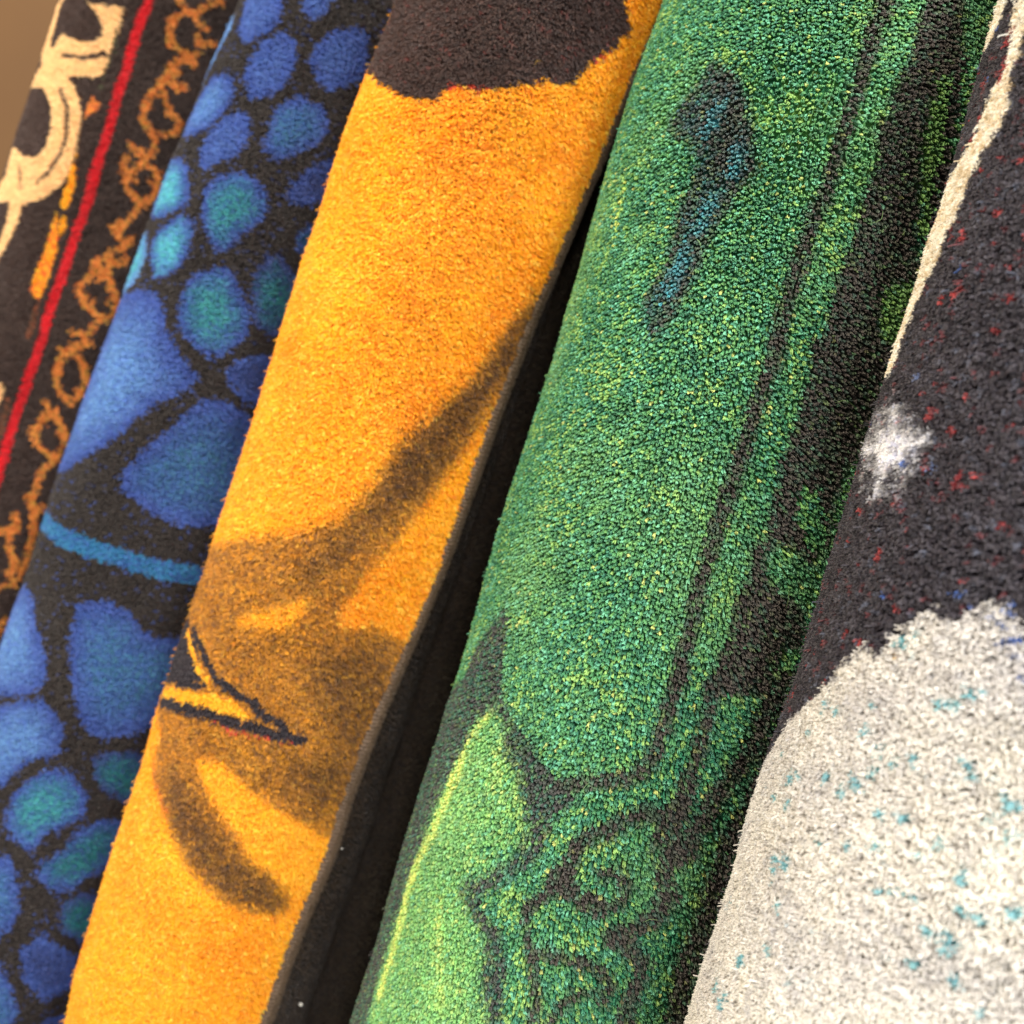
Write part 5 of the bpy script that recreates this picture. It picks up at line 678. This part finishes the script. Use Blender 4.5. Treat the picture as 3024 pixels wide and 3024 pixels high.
def paint(kind, u, v):
    """yarn colour of every tuft, and which motif it belongs to (0 = the ground of the rug)"""
    c = ground(kind, u, v); n = len(u); part = np.zeros(n, int); names = ['']
    white = np.zeros(n, bool)
    for L in PRINT.get(kind, []):
        typ, pts, key, pname, dens, soft, extra = L
        a = np.array(pts); pad = 6*soft+(extra if typ == 'l' else 0)+2
        idx = np.nonzero((u > a[:, 0].min()-pad) & (u < a[:, 0].max()+pad) & (v > a[:, 1].min()-pad) & (v < a[:, 1].max()+pad))[0]
        if not len(idx): continue
        uu = u[idx]+rng.normal(0, soft, len(idx)); vv = v[idx]+rng.normal(0, soft, len(idx))
        hit = in_poly(uu, vv, pts) if typ == 'p' else near_line(uu, vv, pts, extra)
        if soft > .85 and (kind != 'white' or pname == 'star_motif') and not (typ == 'p' and extra):      # smoky, gradual shading: yarn blends that fade over several tufts
            al = np.zeros(len(idx))
            for _ in range(10):
                uu = u[idx]+rng.normal(0, soft, len(idx)); vv = v[idx]+rng.normal(0, soft, len(idx))
                al += in_poly(uu, vv, pts) if typ == 'p' else near_line(uu, vv, pts, extra)
            al = np.clip(al/10*dens+rng.normal(0, .20, len(idx))*(al > 0), 0, 1)
            c[idx] = c[idx]*(1-al[:, None])+yarn(key, len(idx))*al[:, None]
            if pname:
                names.append(pname); part[idx[al > .4]] = len(names)-1
            continue
        full = idx[hit]
        sel = full[rng.random(len(full)) < dens]
        c[sel] = yarn(key, len(sel))
        if kind == 'white' and key == 'whitepile': white[sel] = True
        if typ == 'p' and extra:
            ce = a.mean(0); of = np.array([-1.2, 1.0])
            f = rng.uniform(.25, .95, len(sel))
            al = np.zeros(len(sel))
            for q in (.3, .42, .54, .66, .78, .88):
                inner = ((a-ce)*q+ce+of*(1-q)).tolist()
                al += in_poly(u[sel]+rng.normal(0, 1.2, len(sel)), v[sel]+rng.normal(0, 1.2, len(sel)), inner)/5
            al = np.clip(al+.5*(fbm(u[sel], v[sel], 5, 61)-.5)*(al > 0), 0, 1)[:, None]
            c[sel] = c[sel]*(1-al)+yarn(extra, len(sel))*al
        if pname:
            names.append(pname); part[full] = len(names)-1
        else:
            part[full] = 0
    if kind == 'white':
        uu, vv, cc = u[white], v[white], c[white]
        f = fbm(uu, vv, 22, 91)[:, None]; tint = (1-f)*np.array([1.05, 1.02, .93])+f*np.array([.74, .73, .76]); cc = cc*tint
        for (x, y, r) in DOTS:
            m = (uu-x+rng.normal(0, .25, len(uu)))**2+(vv-y+rng.normal(0, .25, len(uu)))**2 < r*r
            cc[m] = yarn('tealspeck', m.sum())*.78+cc[m]*.22
        m = (noise(uu, vv, 3, 93) > .9) & (rng.random(len(uu)) < .3); cc[m] = cc[m]*np.array([.75, .9, .98])
        c[white] = cc
    return c, part, names

class Roll:
    def __init__(s, kind):
        s.kind = kind; C = np.array(AXIS[kind]); s.r = RADIUS[kind]; s.C = C
        t = np.gradient(C, axis=0); t = -t/np.linalg.norm(t, axis=1, keepdims=True)
        fx = np.array([1., 0, 0])-t*t[:, :1]; fx /= np.linalg.norm(fx, axis=1, keepdims=True)
        s.t, s.fx, s.fy = t, fx, np.cross(t, fx)
        s.L = np.concatenate([[0], np.cumsum(np.linalg.norm(np.diff(C, axis=0), axis=1))]); s.len = s.L[-1]
    def at(s, th, v, r):
        r = r+.0030*(fbm(th.ravel()*s.r*1000, v.ravel()*1000, 70, 41).reshape(th.shape)-.5)
        g = lambda A: np.stack([np.interp(v, s.L, A[:, i]) for i in range(3)], -1)
        n = -np.cos(th)[..., None]*g(s.fy)+np.sin(th)[..., None]*g(s.fx)
        return g(s.C)+n*np.broadcast_to(r, th.shape)[..., None], n
    def frame(s, th, v):
        g = lambda A: np.stack([np.interp(v, s.L, A[:, i]) for i in range(3)], -1)
        fx, fy, t = g(s.fx), g(s.fy), g(s.t)
        n = -np.cos(th)[:, None]*fy+np.sin(th)[:, None]*fx
        e = np.cos(th)[:, None]*fx+np.sin(th)[:, None]*fy
        return n, e, t

# ---------------------------------------------------------------- materials
def yarn_material(name, rough, sheen, spec, thru=0):
    m = bpy.data.materials.new(name); m.use_nodes = True; nt = m.node_tree; b = nt.nodes['Principled BSDF']
    a = nt.nodes.new('ShaderNodeAttribute'); a.attribute_name = 'col'
    nt.links.new(a.outputs['Color'], b.inputs['Base Color'])
    b.inputs['Roughness'].default_value = rough; b.inputs['Specular IOR Level'].default_value = spec
    b.inputs['Sheen Weight'].default_value = sheen; b.inputs['Sheen Roughness'].default_value = .4
    if thru:
        tr = nt.nodes.new('ShaderNodeBsdfTranslucent'); mx = nt.nodes.new('ShaderNodeMixShader'); mx.inputs[0].default_value = thru
        nt.links.new(a.outputs['Color'], tr.inputs['Color']); nt.links.new(b.outputs[0], mx.inputs[1]); nt.links.new(tr.outputs[0], mx.inputs[2])
        nt.links.new(mx.outputs[0], nt.nodes['Material Output'].inputs['Surface'])
    return m
PILE = yarn_material('cut pile yarn', .45, .12, .5, .28)
CLOTH = yarn_material('pile base', .9, .0, .1)
def noisy_material(name, c1, c2, scale, rough, bump=.0):
    m = bpy.data.materials.new(name); m.use_nodes = True; nt = m.node_tree; b = nt.nodes['Principled BSDF']
    tc = nt.nodes.new('ShaderNodeTexCoord'); no = nt.nodes.new('ShaderNodeTexNoise'); no.inputs['Scale'].default_value = scale; no.inputs['Detail'].default_value = 6
    ra = nt.nodes.new('ShaderNodeValToRGB'); ra.color_ramp.elements[0].position = .3; ra.color_ramp.elements[1].position = .7
    ra.color_ramp.elements[0].color = (*lin(c1), 1); ra.color_ramp.elements[1].color = (*lin(c2), 1)
    nt.links.new(tc.outputs['Object'], no.inputs['Vector']); nt.links.new(no.outputs['Fac'], ra.inputs[0]); nt.links.new(ra.outputs[0], b.inputs['Base Color'])
    b.inputs['Roughness'].default_value = rough
    if bump:
        bu = nt.nodes.new('ShaderNodeBump'); bu.inputs['Strength'].default_value = bump; bu.inputs['Distance'].default_value = .001
        nt.links.new(no.outputs['Fac'], bu.inputs['Height']); nt.links.new(bu.outputs[0], b.inputs['Normal'])
    return m
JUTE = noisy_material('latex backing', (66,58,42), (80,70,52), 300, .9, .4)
THREAD = noisy_material('binding thread', (90,70,52), (112,90,70), 900, .7, .3)
WALLM = noisy_material('brown painted wall', (88,60,28), (94,65,31), 8, .8, .1)
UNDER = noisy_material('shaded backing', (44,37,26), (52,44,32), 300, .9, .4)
LINT = noisy_material('white lint', (225,215,200), (240,232,220), 900, .9)

# ---------------------------------------------------------------- builders
def link(name, data, mat, parent=None):
    o = bpy.data.objects.new(name, data); COL.objects.link(o); data.materials.append(mat)
    if parent is not None: o.parent = parent
    return o
def grid_mesh(name, P, mat, parent, col=None, wrap=False):
    h, w = P.shape[:2]; i = np.arange(h-1)[:, None]; j = np.arange(w-1)[None]
    q = np.stack([i*w+j, i*w+j+1, (i+1)*w+j+1, (i+1)*w+j], -1).reshape(-1, 4)
    me = bpy.data.meshes.new(name); me.from_pydata([], [], [])
    me.vertices.add(h*w); me.vertices.foreach_set('co', P.reshape(-1).astype('f'))
    me.loops.add(q.size); me.loops.foreach_set('vertex_index', q.reshape(-1).astype('i'))
    me.polygons.add(len(q)); me.polygons.foreach_set('loop_start', (np.arange(len(q))*4).astype('i'))
    me.update(calc_edges=True); me.polygons.foreach_set('use_smooth', np.ones(len(q), bool))
    if col is not None:
        a = me.color_attributes.new('col', 'FLOAT_COLOR', 'POINT'); a.data.foreach_set('color', np.concatenate([col.reshape(-1, 3), np.ones((h*w, 1))], 1).astype('f').reshape(-1))
    return link(name, me, mat, parent)
def strands(name, root, mid, tip, col, r0, r1, parent):
    n = len(root); cu = bpy.data.hair_curves.new(name); cu.add_curves([3]*n)
    cu.attributes['position'].data.foreach_set('vector', np.stack([root, mid, tip], 1).astype('f').reshape(-1))
    ra = cu.attributes.get('radius') or cu.attributes.new('radius', 'FLOAT', 'POINT')
    ra.data.foreach_set('value', np.tile(np.array([r0, (r0+r1)/2*1.05, r1], 'f'), n))
    ca = cu.attributes.new('col', 'FLOAT_COLOR', 'CURVE')
    ca.data.foreach_set('color', np.concatenate([col, np.ones((n, 1))], 1).astype('f').reshape(-1))
    return link(name, cu, PILE, parent)
def thing(name, label, cat, loc, group=None):
    o = bpy.data.objects.new(name, None); COL.objects.link(o); o['label'] = label; o['category'] = cat; o.empty_display_size = .05
    if group: o['group'] = group
    return o

PITCH = .00150
def pile(roll, parent, th0, th1, v0, v1, height, fibres, radius, pitch=PITCH, lean=(-.04, -.28), th_edge=None, r=None, kind=None, split=True, flare=.05, spread=.26, curl=.00030, var=.10, wob=.06):
    """cut pile: tufts of several fibres in woven rows, every tuft one yarn colour"""
    r = r or roll.r; kind = kind or roll.kind; rb = r-height
    nu = int((th1-th0)*r/pitch/.92); nv = int((v1-v0)/pitch)
    I, J = np.meshgrid(np.arange(nu), np.arange(nv)); I = I.ravel().astype(float); J = J.ravel().astype(float)
    J += .5*(I % 2)
    u = th0*r+(I+rng.normal(0, .13, I.size))*pitch*.92; v = v0+(J+rng.normal(0, .17, I.size))*pitch
    if th_edge is not None:
        k = u/r < th_edge(v); u, v = u[k], v[k]
    n = len(u)
    c, part, names = paint(kind, u*1000, v*1000); c = c**{'scale': 1.08, 'green': .86}.get(kind, .93)
    # woven rows lie a little high or low, tufts lean together in patches
    lu = lean[0]+.2*(noise(u*1000, v*1000, 7, 3)-.5)+rng.normal(0, .07, n); lv = lean[1]+.2*(noise(u*1000, v*1000, 6, 4)-.5)+rng.normal(0, .07, n)
    nap = fbm(u*1000*1.6+v*250, v*1000*.55, 24, 17)-.5
    lu = lu+.55*nap; lv = lv+.45*(fbm(u*1000, v*1000, 31, 19)-.5)
    hh = height*(1+rng.normal(0, .05, n)+.10*(noise(u*1000, v*1000, 9, 8)-.5))
    bright = 1+rng.normal(0, .04 if kind == 'white' else .07, n)
    rep = lambda a: np.repeat(a, fibres, 0)
    N = n*fibres
    ru = rng.uniform(0, 1, N)**.5; ang = rng.uniform(0, 2*np.pi, N); du = ru*np.cos(ang); dv = ru*np.sin(ang)
    U = rep(u)+du*pitch*spread; V = rep(v)+dv*pitch*spread; TH = U/r
    nrm, e, t = roll.frame(TH, V)
    root, _ = roll.at(TH, V, np.full(N, rb))
    cu = curl*(.35+.65*ru)+rng.normal(0, curl*.35, N); ca_ = ang+rng.normal(0, .6, N)
    H = rep(hh)*(1+rng.normal(0, .05, N)); H[rng.random(N) < (.0025 if kind in ('white', 'yellow') else .0006)] *= 1.45
    a = rep(lu)+flare*du+rng.normal(0, wob, N); b = rep(lv)+flare*dv+rng.normal(0, wob, N)
    mid = root+nrm*(H*.86)[:, None]+e*(a*H*.8)[:, None]+t*(b*H*.8)[:, None]
    tip = root+nrm*H[:, None]+e*(a*H+cu*np.cos(ca_))[:, None]+t*(b*H+cu*np.sin(ca_))[:, None]
    CC = np.clip(rep(c*bright[:, None])*(1+rng.normal(0, var, (N, 1))), .001, .95)
    P = rep(part)
    if not split: P = P*0
    for k, nm in enumerate(names):
        s = P == k
        if s.sum() < 8: continue
        o = strands(nm or 'pile', root[s], mid[s], tip[s], CC[s], radius*1.15, radius*.75, parent)
        if k == 0: o['kind'] = 'stuff'
    return n
def base(roll, parent, th0, th1, v0, v1, rb, kind=None, th_edge=None, name='pile_base'):
    nu = int((th1-th0)*rb/.0016); nv = int((v1-v0)/.0016)
    th, v = np.meshgrid(np.linspace(th0, th1, nu), np.linspace(v0, v1, nv))
    if th_edge is not None: th = th0+(th-th0)/(th1-th0)*(th_edge(v)-th0)
    P, _ = roll.at(th, v, rb)
    c, _, _ = paint(kind or roll.kind, th.ravel()*roll.r*1000, v.ravel()*1000)
    return grid_mesh(name, P, CLOTH, parent, c*.8)
def tube(roll, parent, name, th0, th1, v0, v1, r, mat, th_edge=None):
    th, v = np.meshgrid(np.linspace(th0, th1, 90), np.linspace(v0, v1, 60))
    if th_edge is not None: th = th0+(th-th0)/(th1-th0)*(th_edge(v)-th0)
    P, _ = roll.at(th, v, r); return grid_mesh(name, P, mat, parent)

# ---------------------------------------------------------------- the setting
def wall():
    me = bpy.data.meshes.new('wall'); y = 1.15; vs = [(-2.5, y, 0), (2.5, y, 0), (2.5, y, 2.8), (-2.5, y, 2.8), (-2.5, y+.1, 0), (2.5, y+.1, 0), (2.5, y+.1, 2.8), (-2.5, y+.1, 2.8)]
    me.from_pydata(vs, [], [(0, 1, 2, 3), (5, 4, 7, 6), (3, 2, 6, 7), (1, 0, 4, 5), (0, 3, 7, 4), (1, 5, 6, 2)])
    o = link('wall', me, WALLM); o['kind'] = 'structure'
wall()

# ---------------------------------------------------------------- the rugs
GROUP = 'pile rugs rolled and hung side by side'
SPEC = [  # kind, name, label, pile height, fibres per tuft, fibre radius, pitch, visible angle range
 ('border', 'border_rug', 'black rug with cream lettering, thin red stripe and orange chain, beside the brown wall', .0032, 5, .00021, .0013, (-2.3, 1.0)),
 ('scale', 'scale_rug', 'black rug covered in blue and teal scales with one light blue stripe', .0036, 6, .00020, .0013, (-2.2, 1.1)),
 ('green', 'green_rug', 'mottled emerald green rug with dark outlines and swirls', .0030, 10, .00018, .00148, (-2.1, 1.2)),
 ('white', 'charcoal_rug', 'charcoal rug with a large off-white patch flecked teal, nearest the camera', .0036, 9, .00017, .00135, (-2.0, 1.1)),
]
EXTRA = {'green': dict(lean=(.30, -.50), curl=.00030, spread=.27, flare=.0), 'white': dict(lean=(-.05, -.35), flare=.16, wob=.14, curl=.00036, spread=.30, var=.06), 'border': dict(spread=.34, flare=.15, lean=(0, -.4)), 'scale': dict(spread=.34, flare=.15, lean=(0, -.4))}
for kind, name, label, h, fib, rad, pitch, (a, b) in SPEC:
    R = Roll(kind); T = thing(name, label, 'rug', None, GROUP)
    v0, v1 = .02, R.len-.02
    base(R, T, a-.1, b+.1, 0, R.len, R.r-h)
    tube(R, T, 'backing', a-.2, a-.2+2*math.pi, 0, R.len, R.r-h-.0015, JUTE)
    pile(R, T, a, b, v0, v1, h, fib, rad, pitch, **EXTRA.get(kind, {}))

# yellow rug: its bound edge ends on the front of the roll, the dark inner turn shows past it
R = Roll('yellow'); T = thing('yellow_rug', 'golden yellow rug with brown markings and a dark bound right edge', 'rug', None, GROUP)
E_ = np.array(EDGE); o_ = np.argsort(E_[:, 1]); ev, eu = E_[o_, 1]/1000, E_[o_, 0]/1000
ks = np.linspace(ev[0], ev[-1], 60); ku = np.interp(ks, ev, eu); kk = np.hanning(9); kk /= kk.sum(); ku = np.convolve(np.pad(ku, 4, mode='edge'), kk, 'valid')
s0 = (ku[8]-ku[0])/(ks[8]-ks[0]); s1 = (ku[-1]-ku[-9])/(ks[-1]-ks[-9])
def edge_th(v):
    v = np.asarray(v); u = np.interp(v, ks, ku); u = np.where(v < ks[0], ku[0]+s0*(v-ks[0]), u); u = np.where(v > ks[-1], ku[-1]+s1*(v-ks[-1]), u)
    return u/R.r
h = .0038
base(R, T, -2.9, 1.0, 0, R.len, R.r-h, th_edge=edge_th)
tube(R, T, 'backing', -2.9, 1.0, 0, R.len, R.r-h-.0022, JUTE, th_edge=edge_th)
pile(R, T, -2.2, 1.3, .02, R.len-.02, h, 7, .00017, pitch=.00115, th_edge=lambda v: edge_th(v)-.004, spread=.42, flare=.12, curl=.00030, wob=.12, lean=(.12, -.6))
# binding: overlocked yarn round the cut edge
bv = np.arange(0, R.len, .0004); ph = np.linspace(0, 2*math.pi, 19)
BV, PH = np.meshgrid(bv, ph, indexing='ij'); TE = edge_th(BV)+.0044/R.r
saw = np.abs(((BV/.0019+PH/(2*math.pi)*.8) % 1)-.5)*2
rr = .0042*(1-.16*saw**2)*(1+.05*(noise(BV.ravel()*1000, PH.ravel()*.01, 6, 5).reshape(BV.shape)-.5))
ctr, nn = R.at(TE, BV, R.r-h+.0002)
n_, e_, t_ = R.frame(TE.ravel(), BV.ravel()); e_ = e_.reshape(ctr.shape); n_ = n_.reshape(ctr.shape)
grid_mesh('binding', ctr+n_*(np.cos(PH)*rr*.8)[..., None]+e_*(np.sin(PH)*rr)[..., None], THREAD, T)
nf = 26000; fv = rng.uniform(.01, R.len-.01, nf); fp = rng.uniform(-.7, 2.6, nf); ft = edge_th(fv)+.0044/R.r
fc, _ = R.at(ft, fv, R.r-h+.0002); fn, fe, fz = R.frame(ft, fv); fd = fn*np.cos(fp)[:, None]*.8+fe*np.sin(fp)[:, None]
f0 = fc+fd*.0038; fl = rng.uniform(.0006, .0016, nf)[:, None]; fw = rng.normal(0, .6, (nf, 1))*fz
o = strands('loose_fibre', f0, f0+fd*fl*.6+fw*fl*.4, f0+fd*fl+fw*fl, np.tile(lin((100, 80, 60)), (nf, 1))*rng.uniform(.6, 1.3, (nf, 1)), .00009, .00005, T); o['kind'] = 'stuff'
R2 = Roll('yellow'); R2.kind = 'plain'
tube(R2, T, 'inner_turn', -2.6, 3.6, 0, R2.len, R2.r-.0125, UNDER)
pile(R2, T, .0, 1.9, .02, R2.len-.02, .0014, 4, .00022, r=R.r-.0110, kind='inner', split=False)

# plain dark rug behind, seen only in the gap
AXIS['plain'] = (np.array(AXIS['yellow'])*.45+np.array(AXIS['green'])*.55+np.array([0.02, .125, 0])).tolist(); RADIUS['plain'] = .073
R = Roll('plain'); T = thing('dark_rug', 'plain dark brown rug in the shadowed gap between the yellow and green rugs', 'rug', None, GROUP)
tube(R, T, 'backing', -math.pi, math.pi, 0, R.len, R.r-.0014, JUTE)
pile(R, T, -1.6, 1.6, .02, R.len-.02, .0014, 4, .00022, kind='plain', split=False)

# a few long shed hairs lying on the naps
for kind, pname, tint in (('yellow', 'yellow_rug', (250, 200, 90)), ('green', 'green_rug', (150, 190, 120)), ('white', 'charcoal_rug', (150, 146, 150)), ('scale', 'scale_rug', (110, 120, 150))):
    R = Roll(kind); n = 46; th = rng.uniform(-1.4, .5, n); v = rng.uniform(.1, R.len-.1, n); nn, ee, tt = R.frame(th, v)
    p0, _ = R.at(th, v, np.full(n, R.r-.0006)); an = rng.uniform(0, 6.28, n); d = ee*np.cos(an)[:, None]+tt*np.sin(an)[:, None]; q = ee*np.sin(an)[:, None]-tt*np.cos(an)[:, None]
    l = rng.uniform(.003, .008, n)[:, None]
    o = strands('loose_fibre', p0, p0+d*l*.5+q*l*rng.uniform(-.3, .3, (n, 1))+nn*.0012, p0+d*l+nn*.0004, np.tile(lin(tint), (n, 1)), .00005, .00004, bpy.data.objects[pname]); o['kind'] = 'stuff'
# lint caught on the dark inner turn
def fleck(name, loc, size, label, seed):
    r = np.random.default_rng(seed); bm = bmesh.new(); bmesh.ops.create_icosphere(bm, subdivisions=2, radius=size)
    for w in bm.verts: w.co = Vector([w.co.x*r.uniform(.7, 1.3), w.co.y*r.uniform(.7, 1.2), w.co.z*r.uniform(.6, 1.1)])
    me = bpy.data.meshes.new(name); bm.to_mesh(me); bm.free()
    o = link(name, me, LINT); o.location = loc; o['label'] = label; o['category'] = 'lint'; return o
fleck('lint_fleck', LINTPOS[0], .0010, 'tiny white lint fleck stuck to the dark backing low in the gap', 1)
fleck('lint_fleck', LINTPOS[1], .0004, 'faint smaller lint speck higher up in the dark gap', 2)
